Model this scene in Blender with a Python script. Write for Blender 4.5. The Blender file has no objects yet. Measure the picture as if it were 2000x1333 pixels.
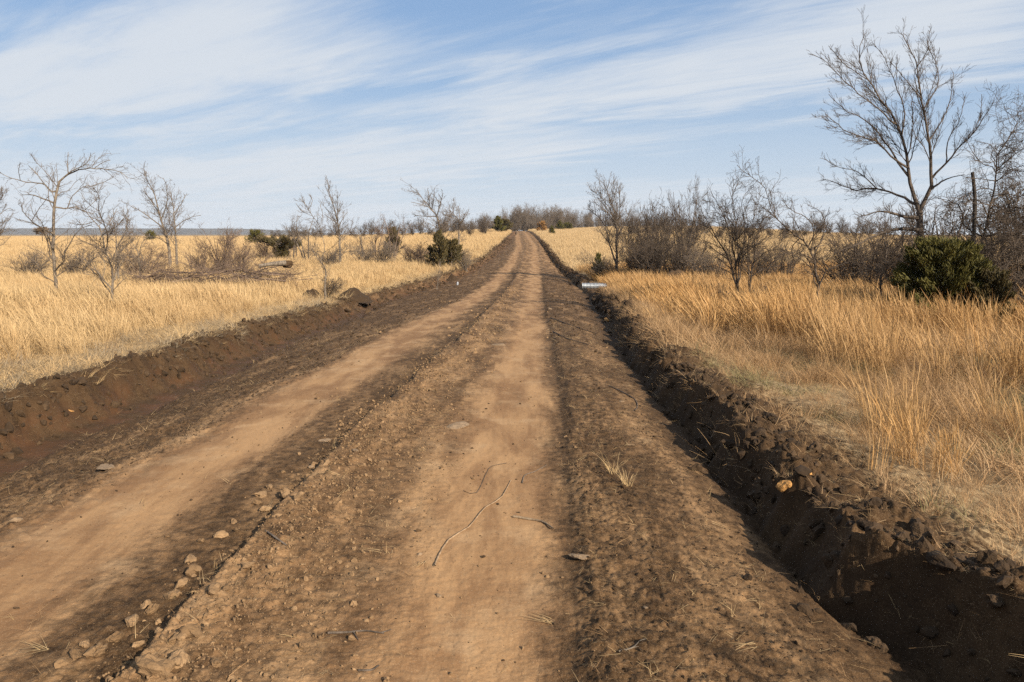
import bpy, math, numpy as np
from mathutils import Vector
sc = bpy.context.scene
R_ = math.radians
# ------------------------------------------------------------------ camera, sky, sun, exposure
CAM_H = 1.65
FPX = 1556.0                       # focal length in pixels of the 2000 px wide photograph (28 mm)
PITCH = math.atan((666.5-458)/FPX)
cd = bpy.data.cameras.new("camera"); cam = bpy.data.objects.new("camera", cd); sc.collection.objects.link(cam)
cd.lens = 28.0; cd.sensor_width = 36.0; cd.clip_end = 20000; cd.clip_start = 0.05
cam.location = (0, 0, CAM_H); cam.rotation_euler = (math.pi/2-PITCH, 0, 0)
sc.camera = cam
SUN_EL, SUN_AZ = R_(27), R_(142)   # azimuth clockwise from +Y
sun_vec = Vector((math.sin(SUN_AZ)*math.cos(SUN_EL), math.cos(SUN_AZ)*math.cos(SUN_EL), math.sin(SUN_EL)))
ld = bpy.data.lights.new("sun", 'SUN'); sun = bpy.data.objects.new("sun", ld); sc.collection.objects.link(sun)
ld.energy = 5.0; ld.angle = R_(0.55); ld.color = (1.0, 0.885, 0.71)
sun.rotation_euler = sun_vec.to_track_quat('Z', 'Y').to_euler()
sc.view_settings.view_transform = 'Standard'; sc.view_settings.look = 'None'
sc.view_settings.gamma = 1; sc.view_settings.use_curve_mapping = False
sc.view_settings.exposure = 1.10
sc.render.engine = 'CYCLES'
sc.cycles.max_bounces = 6; sc.cycles.diffuse_bounces = 3; sc.cycles.transparent_max_bounces = 8
sc.cycles.use_denoising = False; sc.cycles.sample_clamp_indirect = 1.5

world = bpy.data.worlds.new("World"); sc.world = world; world.use_nodes = True
def build_world():
    nt = world.node_tree; N = nt.nodes; L = nt.links; N.clear()
    out = N.new('ShaderNodeOutputWorld'); bg = N.new('ShaderNodeBackground')
    L.new(bg.outputs[0], out.inputs[0])
    sky = N.new('ShaderNodeTexSky'); sky.sky_type = 'NISHITA'; sky.sun_disc = False
    sky.sun_elevation = SUN_EL; sky.sun_rotation = SUN_AZ
    sky.air_density = 1.0; sky.dust_density = 0.25; sky.ozone_density = 2.2
    tc = N.new('ShaderNodeTexCoord'); sp = N.new('ShaderNodeSeparateXYZ'); L.new(tc.outputs['Generated'], sp.inputs[0])
    def M(op, a, b=None, c=None):
        n = N.new('ShaderNodeMath'); n.operation = op
        for i, v in enumerate((a, b, c)):
            if v is None: continue
            if isinstance(v, (int, float)): n.inputs[i].default_value = v
            else: L.new(v, n.inputs[i])
        return n.outputs[0]
    z = M('MAXIMUM', sp.outputs[2], 0.0)
    zz = M('ADD', z, 0.055)
    px = M('DIVIDE', sp.outputs[0], zz); py = M('DIVIDE', sp.outputs[1], zz)
    # streak direction on the cloud plane
    a = R_(50); ca, sa = math.cos(a), math.sin(a)     # along = (-sin a, cos a)
    al = M('ADD', M('MULTIPLY', px, -sa), M('MULTIPLY', py, ca))
    ac = M('ADD', M('MULTIPLY', px, ca), M('MULTIPLY', py, sa))
    def noise(sa_, sc_, off, detail, rough, dist):
        cb = N.new('ShaderNodeCombineXYZ')
        L.new(M('MULTIPLY', al, sa_), cb.inputs[0]); L.new(M('MULTIPLY', ac, sc_), cb.inputs[1]); cb.inputs[2].default_value = off
        n = N.new('ShaderNodeTexNoise'); n.noise_dimensions = '3D'
        n.inputs['Scale'].default_value = 1.0; n.inputs['Detail'].default_value = detail
        n.inputs['Roughness'].default_value = rough; n.inputs['Distortion'].default_value = dist
        L.new(cb.outputs[0], n.inputs['Vector']); return n.outputs[0]
    big = noise(0.22, 0.55, SKY_OFF[0], 3, 0.5, 0.6)
    mid = noise(0.55, 1.7, SKY_OFF[1], 9, 0.6, 0.9)
    fine = noise(1.6, 7.0, SKY_OFF[2], 8, 0.62, 0.5)
    s = M('ADD', M('ADD', M('MULTIPLY', big, 0.75), M('MULTIPLY', mid, 1.15)), M('MULTIPLY', fine, 0.55))
    # large clear gaps and thick veils, by compass direction (u) and elevation (e)
    azi = M('ARCTAN2', sp.outputs[0], sp.outputs[1]); wob = M('MULTIPLY', M('SUBTRACT', mid, 0.5), 0.22)
    for (cx, cy, sx, sy, an, amp) in SKY_GAPS:
        u0 = math.atan((cx-1000)/1556.0); e0 = (458-cy)/1556.0*math.cos(u0); c_, s_ = math.cos(R_(an)), math.sin(R_(an))
        du = M('ADD', M('SUBTRACT', azi, u0), wob); de = M('ADD', M('SUBTRACT', sp.outputs[2], e0), M('MULTIPLY', wob, 0.35))
        a1 = M('DIVIDE', M('ADD', M('MULTIPLY', du, c_), M('MULTIPLY', de, s_)), sx/1556.0)
        b1 = M('DIVIDE', M('SUBTRACT', M('MULTIPLY', de, c_), M('MULTIPLY', du, s_)), sy/1556.0)
        q = M('ADD', M('MULTIPLY', a1, a1), M('MULTIPLY', b1, b1))
        s = M('ADD', s, M('MULTIPLY', M('POWER', 2.718, M('MULTIPLY', q, -1.0)), amp))
    mr = N.new('ShaderNodeMapRange'); mr.interpolation_type = 'SMOOTHSTEP'; mr.clamp = True
    L.new(s, mr.inputs[0]); mr.inputs[1].default_value = 0.90; mr.inputs[2].default_value = 1.56
    mr.inputs[3].default_value = 0.04; mr.inputs[4].default_value = 0.90
    # thin veil that grows towards the horizon
    ve = N.new('ShaderNodeMapRange'); L.new(z, ve.inputs[0]); ve.inputs[1].default_value = 0.0; ve.inputs[2].default_value = 0.20
    ve.inputs[3].default_value = 0.55; ve.inputs[4].default_value = 0.0; ve.interpolation_type = 'SMOOTHSTEP'
    dens = M('SUBTRACT', 1.0, M('MULTIPLY', M('SUBTRACT', 1.0, mr.outputs[0]), M('SUBTRACT', 1.0, ve.outputs[0])))
    hs = N.new('ShaderNodeHueSaturation'); hs.inputs['Saturation'].default_value = 1.0; hs.inputs['Value'].default_value = 1.0
    L.new(sky.outputs[0], hs.inputs['Color'])
    tint = N.new('ShaderNodeMix'); tint.data_type = 'RGBA'; tint.blend_type = 'MULTIPLY'; tint.inputs['Factor'].default_value = 1.0
    L.new(hs.outputs[0], tint.inputs[6]); tint.inputs[7].default_value = (1.28, 1.12, 1.08, 1)
    low = N.new('ShaderNodeMapRange'); L.new(z, low.inputs[0]); low.inputs[1].default_value = 0.0; low.inputs[2].default_value = 0.32
    low.inputs[3].default_value = 0.90; low.inputs[4].default_value = 0.75
    air = N.new('ShaderNodeMix'); air.data_type = 'RGBA'; L.new(low.outputs[0], air.inputs['Factor'])
    L.new(tint.outputs[2], air.inputs[6]); pass
    hz = N.new('ShaderNodeMix'); hz.data_type = 'RGBA'; rz_ = N.new('ShaderNodeMapRange'); L.new(z, rz_.inputs[0]); rz_.inputs[1].default_value = 0.0; rz_.inputs[2].default_value = 0.26
    L.new(rz_.outputs[0], hz.inputs['Factor']); hz.inputs[6].default_value = (4.1, 5.5, 7.0, 1); hz.inputs[7].default_value = (2.05, 3.6, 6.1, 1); L.new(hz.outputs[2], air.inputs[7])
    mx = N.new('ShaderNodeMix'); mx.data_type = 'RGBA'
    L.new(dens, mx.inputs['Factor']); L.new(air.outputs[2], mx.inputs[6]); mx.inputs[7].default_value = (6.5, 6.9, 7.4, 1)
    L.new(mx.outputs[2], bg.inputs['Color']); bg.inputs['Strength'].default_value = 0.0515
SKY_OFF = (5.8, 9.6, 2.3)
SKY_GAPS = [(860, 60, 230, 55, 8, -.42), (1250, 30, 260, 45, 5, -.16), (150, 30, 250, 28, 12, -.25), (60, 285, 240, 40, 4, -.24), (730, 200, 170, 16, 6, -.30), (1650, 275, 420, 42, 8, -.40), (1300, 250, 260, 26, 4, -.24), (1560, 335, 320, 14, -2, -.22),
            (2000, 220, 250, 35, 8, -.2), (480, 140, 420, 75, 12, .30), (1500, 130, 520, 45, 9, .26), (900, 310, 500, 30, 5, .22), (300, 400, 500, 30, 0, .1), (1850, 120, 260, 30, 3, .16), (2600, 200, 600, 80, 0, -.15), (-700, 200, 500, 80, 0, .1)]
build_world()

# ------------------------------------------------------------------ helpers
rng = np.random.default_rng(11)
_perm = np.random.default_rng(5).permutation(1024)
_ga = np.random.default_rng(6).random(1024)*2*np.pi
_gx, _gy = np.cos(_ga), np.sin(_ga)
def pn(x, y, seed=0):
    x = np.asarray(x, float); y = np.asarray(y, float)
    xi = np.floor(x).astype(np.int64); yi = np.floor(y).astype(np.int64); fx = x-xi; fy = y-yi
    u = fx*fx*fx*(fx*(fx*6-15)+10); v = fy*fy*fy*(fy*(fy*6-15)+10)
    def g(ix, iy, dx, dy):
        h = _perm[(_perm[(ix+seed*131) & 1023]+iy) & 1023]
        return _gx[h]*dx+_gy[h]*dy
    a = g(xi, yi, fx, fy); b = g(xi+1, yi, fx-1, fy); c = g(xi, yi+1, fx, fy-1); d = g(xi+1, yi+1, fx-1, fy-1)
    return (a+(b-a)*u+((c+(d-c)*u)-(a+(b-a)*u))*v)*1.5
def fbm(x, y, s, octv, seed=0, gain=0.5):
    t = 0; a = 1; n = 0
    for i in range(octv):
        t = t+a*pn(x/s*2**i, y/s*2**i, seed+i); n += a; a *= gain
    return t/n
def sstep(a, b, x):
    t = np.clip((x-a)/(b-a), 0, 1); return t*t*(3-2*t)

_pk = np.array([(-300, 0), (0, 0), (9, 0), (17, -.28), (32, -.85), (45, -1.08), (60, -1.02), (72, -.85), (105, .05), (160, 1.25), (225, 2.4), (265, 2.75), (400, 2.2), (900, 1.0), (3000, 0), (9000, 0)])
_yy = np.arange(-300, 3000, 0.5); _zz = np.interp(_yy, _pk[:, 0], _pk[:, 1])
_k = np.exp(-0.5*(np.arange(-16, 17)/6.0)**2); _k /= _k.sum(); _zz = np.convolve(np.pad(_zz, 16, mode='edge'), _k, mode='valid')
def Zr(Y): return np.interp(Y, _yy, _zz)
_gk = np.array([(-300, .1), (-60, .15), (-28, .5), (-8, 1), (15, 1), (30, 1.3), (58, 1.35), (85, .35), (150, .1)])
def base(X, Y):
    z = Zr(Y); g = np.interp(X, _gk[:, 0], _gk[:, 1])
    dip = np.minimum(z, 0)*np.interp(np.abs(X), [0, 12, 60, 150], [1, 1, .6, .2]); rise = np.maximum(z, 0)*g
    return dip+rise
# pixel of the photograph -> place on a surface zrel above the road profile
sp_, cp_ = math.sin(PITCH), math.cos(PITCH)
def ray(px, py):
    a = (px-1000)/FPX; b = (666.5-py)/FPX
    return np.array([a, cp_+b*sp_, -sp_+b*cp_])
def at_dist(px, py, Y):
    d = ray(px, py); t = Y/d[1]
    return np.array([d[0]*t, Y, CAM_H+d[2]*t])
_ys = np.exp(np.linspace(math.log(1.5), math.log(240), 4000))
def hit(px, py, zrel=0.0):
    d = ray(px, py); z = CAM_H+d[2]*_ys/d[1]; g = Zr(_ys)+zrel
    i = np.argmax(z < g) if (z < g).any() else len(_ys)-1
    return d[0]*_ys[i]/d[1], _ys[i]
def line(pts, zrel):
    q = sorted([hit(x, y, zrel) for x, y in pts], key=lambda p: p[1]); q = np.array([(b, a) for a, b in q])
    return q
LA = line([(0, 775), (120, 745), (250, 708), (400, 662), (470, 642), (560, 618), (640, 598), (700, 578), (770, 562), (830, 548), (900, 525), (950, 498), (978, 478), (1000, 455)], .04)
LC = line([(140, 969), (224, 913), (430, 822), (577, 742), (682, 689), (792, 634), (905, 582), (965, 540), (990, 513), (1008, 481), (1006, 456)], -.02)
LD = line([(230, 1333), (330, 1220), (450, 1080), (560, 970), (640, 890), (700, 830), (780, 760), (860, 690), (920, 640), (962, 595), (1000, 550), (1018, 513), (1026, 481), (1018, 456)], .04)
LF = line([(1140, 1333), (1112, 969), (1093, 822), (1082, 689), (1068, 634), (1062, 580), (1056, 513), (1050, 481), (1030, 456)], 0)
LG = line([(1740, 1333), (1600, 1180), (1480, 1060), (1370, 900), (1290, 800), (1200, 680), (1140, 590), (1108, 545), (1085, 520), (1064, 490), (1050, 470), (1034, 455)], -.12)
LH = line([(2000, 1198), (1930, 1150), (1760, 1066), (1650, 1032), (1570, 985), (1515, 930), (1460, 865), (1430, 811), (1352, 755), (1283, 688), (1215, 610), (1162, 562), (1128, 540), (1098, 520), (1073, 490), (1058, 470), (1040, 454)], .18)
def XA(Y): return np.interp(Y, LA[:, 0], LA[:, 1])+0.13*pn(Y/1.3, Y*0+.3, 3)+0.07*pn(Y/.4, Y*0+.7, 4)
def XC(Y): return np.interp(Y, LC[:, 0], LC[:, 1])+0.14*pn(Y/2.6, Y*0+.3, 5)+.05*pn(Y/.6, Y*0+.3, 25)
def XD(Y): return np.interp(Y, LD[:, 0], LD[:, 1])+.05*pn(Y/2.7, Y*0+.8, 26)+0.045*pn(Y/.8, Y*0+.3, 6)+.015*pn(Y/.2, Y*0+.3, 16)
def XF(Y): return np.interp(Y, LF[:, 0], LF[:, 1])+0.07*pn(Y/3.1, Y*0+.3, 7)+.03*pn(Y/.7, Y*0+.3, 27)
def XG(Y): return np.interp(Y, LG[:, 0], LG[:, 1])
def XH(Y): return np.maximum(np.interp(Y, LH[:, 0], LH[:, 1]), XG(Y)+.30)+0.13*pn(Y/.8, Y*0+.3, 8)+.07*pn(Y/.27, Y*0+.3, 18)
# knots across the road: line, offset, z, rough, track, thatch, wet (with painted shade), clay
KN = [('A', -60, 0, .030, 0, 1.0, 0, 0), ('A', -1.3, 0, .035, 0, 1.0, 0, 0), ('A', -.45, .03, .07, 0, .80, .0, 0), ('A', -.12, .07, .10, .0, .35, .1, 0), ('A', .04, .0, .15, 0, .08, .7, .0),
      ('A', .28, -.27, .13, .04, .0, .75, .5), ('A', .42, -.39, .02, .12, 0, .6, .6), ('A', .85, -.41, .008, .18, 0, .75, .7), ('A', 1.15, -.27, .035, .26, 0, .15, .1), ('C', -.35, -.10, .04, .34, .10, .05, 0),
      ('C', -.03, -.04, .022, .5, 0, .05, 0), ('C', .30, -.03, .005, .95, 0, 0, 0), ('C', .7, -.035, .004, .92, 0, 0, 0), ('D', -.50, -.02, .008, .45, 0, .05, 0), ('D', -.06, -.012, .020, .22, 0, .1, 0),
      ('D', .01, .055, .020, .45, .10, 0, 0), ('D', .20, .055, .024, .50, .10, 0, 0), ('D', .60, .015, .009, .45, .06, .05, 0), ('D', .95, .0, .006, .72, 0, .05, 0), ('F', -.55, -.012, .0035, 1.0, 0, 0, 0),
      ('F', -.22, -.022, .003, .80, 0, .03, 0), ('F', .0, -.018, .008, .36, 0, .1, 0), ('F', .10, .012, .022, .25, .08, .05, 0), ('F', .45, .0, .018, .33, .08, .03, 0), ('G', -.30, -.06, .013, .33, .04, .08, 0),
      ('G', .0, -.13, .006, .22, 0, .35, .05), ('H', -.20, -.21, .03, .0, 0, 1.0, .1), ('H', -.10, -.03, .06, .0, 0, .9, .05), ('H', 0, .17, .10, .0, .03, .8, 0), ('H', .25, .17, .11, .04, .10, .5, 0),  # high wet values by H paint shade into the right bank's colour
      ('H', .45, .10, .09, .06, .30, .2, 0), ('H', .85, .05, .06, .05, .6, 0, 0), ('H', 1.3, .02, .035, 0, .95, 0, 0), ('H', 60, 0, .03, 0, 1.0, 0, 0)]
def section(X, Y):
    ln = {'A': XA(Y), 'C': XC(Y), 'D': XD(Y), 'F': XF(Y), 'G': XG(Y), 'H': XH(Y)}
    out = np.zeros((6,)+X.shape); prev = None
    for k in KN:
        x = ln[k[0]]+k[1]
        if prev is not None: x = np.maximum(x, prev+.004)
        vals = [v*1.0 for v in k[2:]]
        if prev is not None:
            m = (X >= prev) & (X < x); t = np.where(m, (X-prev)/(x-prev), 0)
            for c in range(6):
                out[c] = np.where(m, pv[c]+(vals[c]-pv[c])*t, out[c])
        prev = x; pv = vals
    far = (X < ln['A']-60) | (X >= prev)
    out[1] = np.where(far, .03, out[1]); out[3] = np.where(far, 1, out[3])
    # the ditch on the left grows shallow further on, the right bank is cut where the pipe lies
    left = X < ln['C']
    out[0] = np.where(left, out[0]*np.interp(Y, [0, 25, 45, 80, 200], [1, 1, .75, .6, .3]), out[0])
    crest = np.interp(Y, [0, 33, 36, 43, 45, 60, 200], [1, 1.1, -.5, -.4, .9, .8, .5])*(1+.5*pn(Y/1.5, Y*0+.1, 21)+.5*pn(Y/.42, Y*0+.1, 22))
    rt = (X > ln['H']-.25) & (X < ln['H']+.8)
    out[0] = np.where(rt, np.where(out[0] > 0, out[0]*crest, out[0]), out[0])
    return out, ln
def height(X, Y, full=False):
    s, ln = section(X, Y)
    z = base(X, Y)+s[0]
    amp = s[1]; d = np.hypot(X, Y)
    fld = s[3]
    n = 0
    n = n+.9*fbm(X, Y, .55, 2, 31)*(1+0*d)
    billow = np.abs(fbm(X, Y, .22, 2, 41))*2-.5
    n = n+.42*billow*(1-.6*fld)
    hf = np.where(d < 30, .60*(np.abs(fbm(X, Y, .085, 2, 51))*2-.4)+.55*np.abs(pn(X/.030, Y/.030, 61)), 0)*(1-.7*fld)
    z = z+amp*n+np.minimum(amp, .028)*hf*1.15
    z = z+fld*(.10*fbm(X, Y, 9., 2, 71)*sstep(2, 12, d)+.05*fbm(X, Y, 2.2, 2, 73))
    # fine grain of the packed tracks
    z = z+(1-fld)*np.where(d < 14, .0014*pn(X/.012, Y/.012, 81)+.0012*pn(X/.05, Y/.05, 83), 0)
    if full: return z, s, ln
    return z
def H1(x, y): return float(height(np.array([float(x)]), np.array([float(y)]))[0])

def mesh_np(name, V, F=None, tris=None, mats=(), smooth=True):
    me = bpy.data.meshes.new(name)
    F = F if F is not None else tris
    n = F.shape[1]
    me.vertices.add(len(V)); me.vertices.foreach_set('co', np.ascontiguousarray(V, np.float32).ravel())
    me.loops.add(F.size); me.loops.foreach_set('vertex_index', np.ascontiguousarray(F, np.int32).ravel())
    me.polygons.add(len(F)); me.polygons.foreach_set('loop_start', np.arange(0, F.size, n, dtype=np.int32))
    me.polygons.foreach_set('loop_total', np.full(len(F), n, np.int32))
    if smooth: me.polygons.foreach_set('use_smooth', np.ones(len(F), bool))
    me.update(calc_edges=True)
    for m in mats: me.materials.append(m)
    return me
def obj(name, me, parent=None):
    o = bpy.data.objects.new(name, me); sc.collection.objects.link(o)
    if parent is not None: o.parent = parent
    return o
def tag(o, label=None, cat=None, group=None, kind=None):
    if label: o['label'] = label
    if cat: o['category'] = cat
    if group: o['group'] = group
    if kind: o['kind'] = kind
    return o
def empty(name, loc):
    o = bpy.data.objects.new(name, None); sc.collection.objects.link(o); o.location = loc; o.empty_display_size = .3; return o

# ------------------------------------------------------------------ materials
def new_mat(name):
    m = bpy.data.materials.new(name); m.use_nodes = True; nt = m.node_tree
    b = nt.nodes['Principled BSDF']; b.inputs['Specular IOR Level'].default_value = 0.25
    return m, nt, nt.nodes, nt.links, b
K_ALB = .68
def nmix(N, L, f, a, b, blend='MIX'):
    n = N.new('ShaderNodeMix'); n.data_type = 'RGBA'; n.blend_type = blend; n.clamp_factor = True
    for s, v in ((n.inputs['Factor'], f), (n.inputs[6], a), (n.inputs[7], b)):
        if isinstance(v, (int, float)): s.default_value = v
        elif isinstance(v, tuple): s.default_value = tuple(x*K_ALB for x in v[:3])+(1,)
        else: L.new(v, s)
    return n.outputs[2]
def nmath(N, L, op, a, b=None, c=None, clamp=False):
    n = N.new('ShaderNodeMath'); n.operation = op; n.use_clamp = clamp
    for i, v in enumerate((a, b, c)):
        if v is None: continue
        if isinstance(v, (int, float)): n.inputs[i].default_value = v
        else: L.new(v, n.inputs[i])
    return n.outputs[0]
def nnoise(N, L, vec, scale, detail=4, rough=.55, dist=0.0):
    n = N.new('ShaderNodeTexNoise'); n.inputs['Scale'].default_value = scale; n.inputs['Detail'].default_value = detail
    n.inputs['Roughness'].default_value = rough; n.inputs['Distortion'].default_value = dist
    L.new(vec, n.inputs['Vector']); return n.outputs[0]
def nramp(N, L, v, a, b, lo=0., hi=1.):
    n = N.new('ShaderNodeMapRange'); n.interpolation_type = 'SMOOTHSTEP'; L.new(v, n.inputs[0])
    n.inputs[1].default_value = a; n.inputs[2].default_value = b; n.inputs[3].default_value = lo; n.inputs[4].default_value = hi
    return n.outputs[0]
def soil_material():
    m, nt, N, L, b = new_mat('soil_and_thatch')
    pos = N.new('ShaderNodeNewGeometry').outputs['Position']
    mp = N.new('ShaderNodeMapping'); L.new(pos, mp.inputs[0]); mp.inputs['Scale'].default_value = (1, .22, 1); st = mp.outputs[0]
    def at(n):
        a = N.new('ShaderNodeAttribute'); a.attribute_name = n; return a.outputs['Fac']
    track, thatch, wet_shade, clay = at('track'), at('thatch'), at('wet_shade'), at('clay')
    n1 = nnoise(N, L, pos, 2.2, 6, .6, .3); n2 = nnoise(N, L, pos, 14, 6, .65); n3 = nnoise(N, L, pos, 90, 4, .6); ns = nnoise(N, L, st, 3.0, 6, .62, .4); nb = nnoise(N, L, pos, .5, 3, .5)
    dark = nmix(N, L, nramp(N, L, n2, .3, .7), (.044, .0235, .0105), (.112, .063, .029))
    dark = nmix(N, L, nramp(N, L, n3, .50, .75, 0, .5), dark, (.19, .120, .065))
    tan = nmix(N, L, nramp(N, L, ns, .38, .64), (.255, .138, .066), (.435, .258, .128))
    tan = nmix(N, L, nramp(N, L, n1, .5, .72, 0, .5), tan, (.52, .345, .195))
    tan = nmix(N, L, nramp(N, L, n3, .48, .72, 0, .35), tan, (.15, .088, .045))
    n4 = nnoise(N, L, pos, 210, 3, .6); n5 = nnoise(N, L, st, 45, 4, .7)
    tan = nmix(N, L, nramp(N, L, n4, .56, .68, 0, .55), tan, (.52, .38, .24)); tan = nmix(N, L, nramp(N, L, n5, .60, .72, 0, .6), tan, (.10, .06, .035))
    dark = nmix(N, L, nramp(N, L, n4, .57, .68, 0, .7), dark, (.30, .21, .13)); dark = nmix(N, L, nramp(N, L, n5, .58, .70, 0, .7), dark, (.022, .013, .008))
    w = nmath(N, L, 'ADD', track, nmath(N, L, 'MULTIPLY', nmath(N, L, 'SUBTRACT', nmath(N, L, 'ADD', nmath(N, L, 'MULTIPLY', ns, .55), nmath(N, L, 'MULTIPLY', n2, .45)), .5), 2.0), clamp=True)
    soil = nmix(N, L, nramp(N, L, w, .15, .85), dark, tan)
    clm = nmath(N, L, 'MULTIPLY', clay, nramp(N, L, n1, .42, .66), clamp=True)
    soil = nmix(N, L, clm, soil, (.24, .105, .042))
    wet_shade_m = nmath(N, L, 'MULTIPLY', wet_shade, nramp(N, L, nmath(N, L, 'ADD', nmath(N, L, 'MULTIPLY', n1, .6), nmath(N, L, 'MULTIPLY', n2, .4)), .35, .6), clamp=True)
    soil = nmix(N, L, nmath(N, L, 'MULTIPLY', wet_shade_m, .7), soil, (.017, .0105, .0065))  # near-black tone: damp in the left ditch, painted shade on the right bank
    th = nmix(N, L, nramp(N, L, n2, .3, .7), (.24, .155, .08), (.48, .35, .20))
    th = nmix(N, L, nramp(N, L, n3, .4, .7, 0, .6), th, (.12, .08, .045))
    tm = nmath(N, L, 'ADD', thatch, nmath(N, L, 'MULTIPLY', nmath(N, L, 'SUBTRACT', n2, .5), .9), clamp=True)
    col = nmix(N, L, nramp(N, L, tm, .35, .7), soil, th)
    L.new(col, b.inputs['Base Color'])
    rough = nmath(N, L, 'SUBTRACT', .95, nmath(N, L, 'MULTIPLY', nmath(N, L, 'MULTIPLY', clay, wet_shade_m), .8))
    L.new(rough, b.inputs['Roughness'])
    b.inputs['Specular IOR Level'].default_value = .12
    bp = N.new('ShaderNodeBump'); bp.inputs['Distance'].default_value = .012; bp.inputs['Strength'].default_value = .8
    hh = nmath(N, L, 'ADD', nmath(N, L, 'MULTIPLY', n2, .9), nmath(N, L, 'MULTIPLY', nnoise(N, L, pos, 55, 6, .7), .8))
    sm = nmath(N, L, 'MULTIPLY', hh, nramp(N, L, track, .3, .95, 1, .25))
    L.new(sm, bp.inputs['Height']); L.new(bp.outputs[0], b.inputs['Normal'])
    return m
M_SOIL = soil_material()
def clod_material(name, c1, c2):
    m, nt, N, L, b = new_mat(name)
    pos = N.new('ShaderNodeNewGeometry').outputs['Position']; oi = N.new('ShaderNodeObjectInfo').outputs['Random']
    n2 = nnoise(N, L, pos, 25, 5, .6)
    c = nmix(N, L, oi, c1, c2); c = nmix(N, L, nramp(N, L, n2, .35, .7, 0, .6), c, tuple(x*.6 for x in c1))
    L.new(c, b.inputs['Base Color']); b.inputs['Roughness'].default_value = .95
    bp = N.new('ShaderNodeBump'); bp.inputs['Distance'].default_value = .006; L.new(nnoise(N, L, pos, 120, 4, .6), bp.inputs['Height']); L.new(bp.outputs[0], b.inputs['Normal'])
    return m
M_CLOD_D = clod_material('dark_clod', (.040, .0235, .012), (.100, .060, .031))
M_CLOD_T = clod_material('dry_clod', (.19, .115, .058), (.36, .228, .122))
def grass_material(name, c1, c2, c3, trans=.35):
    m, nt, N, L, b = new_mat(name)
    pos = N.new('ShaderNodeNewGeometry').outputs['Position']; oi = N.new('ShaderNodeObjectInfo').outputs['Random']
    at = N.new('ShaderNodeAttribute'); at.attribute_name = 'blade'; 
    c = nmix(N, L, at.outputs['Fac'], c1, c2)
    c = nmix(N, L, nramp(N, L, nnoise(N, L, pos, .35, 3), .42, .62, 0, .75), c, c3)
    c = nmix(N, L, nmath(N, L, 'MULTIPLY', oi, .35), c, tuple(x*.62 for x in c1))
    L.new(c, b.inputs['Base Color']); b.inputs['Roughness'].default_value = .6
    tr = N.new('ShaderNodeBsdfTranslucent'); L.new(c, tr.inputs[0]); ms = N.new('ShaderNodeMixShader'); ms.inputs[0].default_value = trans
    L.new(b.outputs[0], ms.inputs[1]); L.new(tr.outputs[0], ms.inputs[2]); L.new(ms.outputs[0], nt.nodes['Material Output'].inputs[0])
    return m
M_GL = grass_material('pale_straw', (.60, .41, .20), (.92, .67, .37), (.70, .47, .235))
M_GR = grass_material('orange_straw', (.50, .265, .09), (.86, .54, .235), (.62, .40, .19))
M_GR2 = grass_material('russet_thatch', (.46, .27, .13), (.78, .54, .30), (.50, .31, .15))
M_GG = grass_material('green_brown_thatch', (.30, .25, .11), (.46, .37, .19), (.35, .27, .13))
M_GB = grass_material('grey_brown_weed', (.19, .13, .085), (.28, .20, .13), (.22, .15, .10), .1)
def bark_material(name, c1, c2):
    m, nt, N, L, b = new_mat(name)
    tc = N.new('ShaderNodeTexCoord').outputs['Object']; mp = N.new('ShaderNodeMapping'); L.new(tc, mp.inputs[0]); mp.inputs['Scale'].default_value = (1, 1, .3)
    n = nnoise(N, L, mp.outputs[0], 22, 5, .65)
    L.new(nmix(N, L, nramp(N, L, n, .35, .65), c1, c2), b.inputs['Base Color']); b.inputs['Roughness'].default_value = .9
    bp = N.new('ShaderNodeBump'); bp.inputs['Distance'].default_value = .01; L.new(n, bp.inputs['Height']); L.new(bp.outputs[0], b.inputs['Normal'])
    return m
M_BGREY = bark_material('pale_grey_bark', (.085, .066, .052), (.25, .205, .16))
M_BBRN = bark_material('brown_bark', (.055, .042, .033), (.15, .115, .09))
M_BRED = bark_material('reddish_twigs', (.12, .08, .06), (.22, .155, .115))
M_TWG = bark_material('grey_twigs', (.12, .093, .073), (.21, .165, .13))
M_TWB = bark_material('brown_twigs', (.065, .048, .036), (.125, .092, .068))
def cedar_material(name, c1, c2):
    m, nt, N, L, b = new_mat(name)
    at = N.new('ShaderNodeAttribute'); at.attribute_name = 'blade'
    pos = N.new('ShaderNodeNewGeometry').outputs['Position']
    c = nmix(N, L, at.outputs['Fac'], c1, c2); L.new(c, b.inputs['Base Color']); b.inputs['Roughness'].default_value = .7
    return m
M_CED = cedar_material('cedar_foliage', (.016, .021, .006), (.135, .115, .022))
M_CEDB = cedar_material('bronze_cedar_foliage', (.035, .030, .011), (.11, .08, .026))

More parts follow.
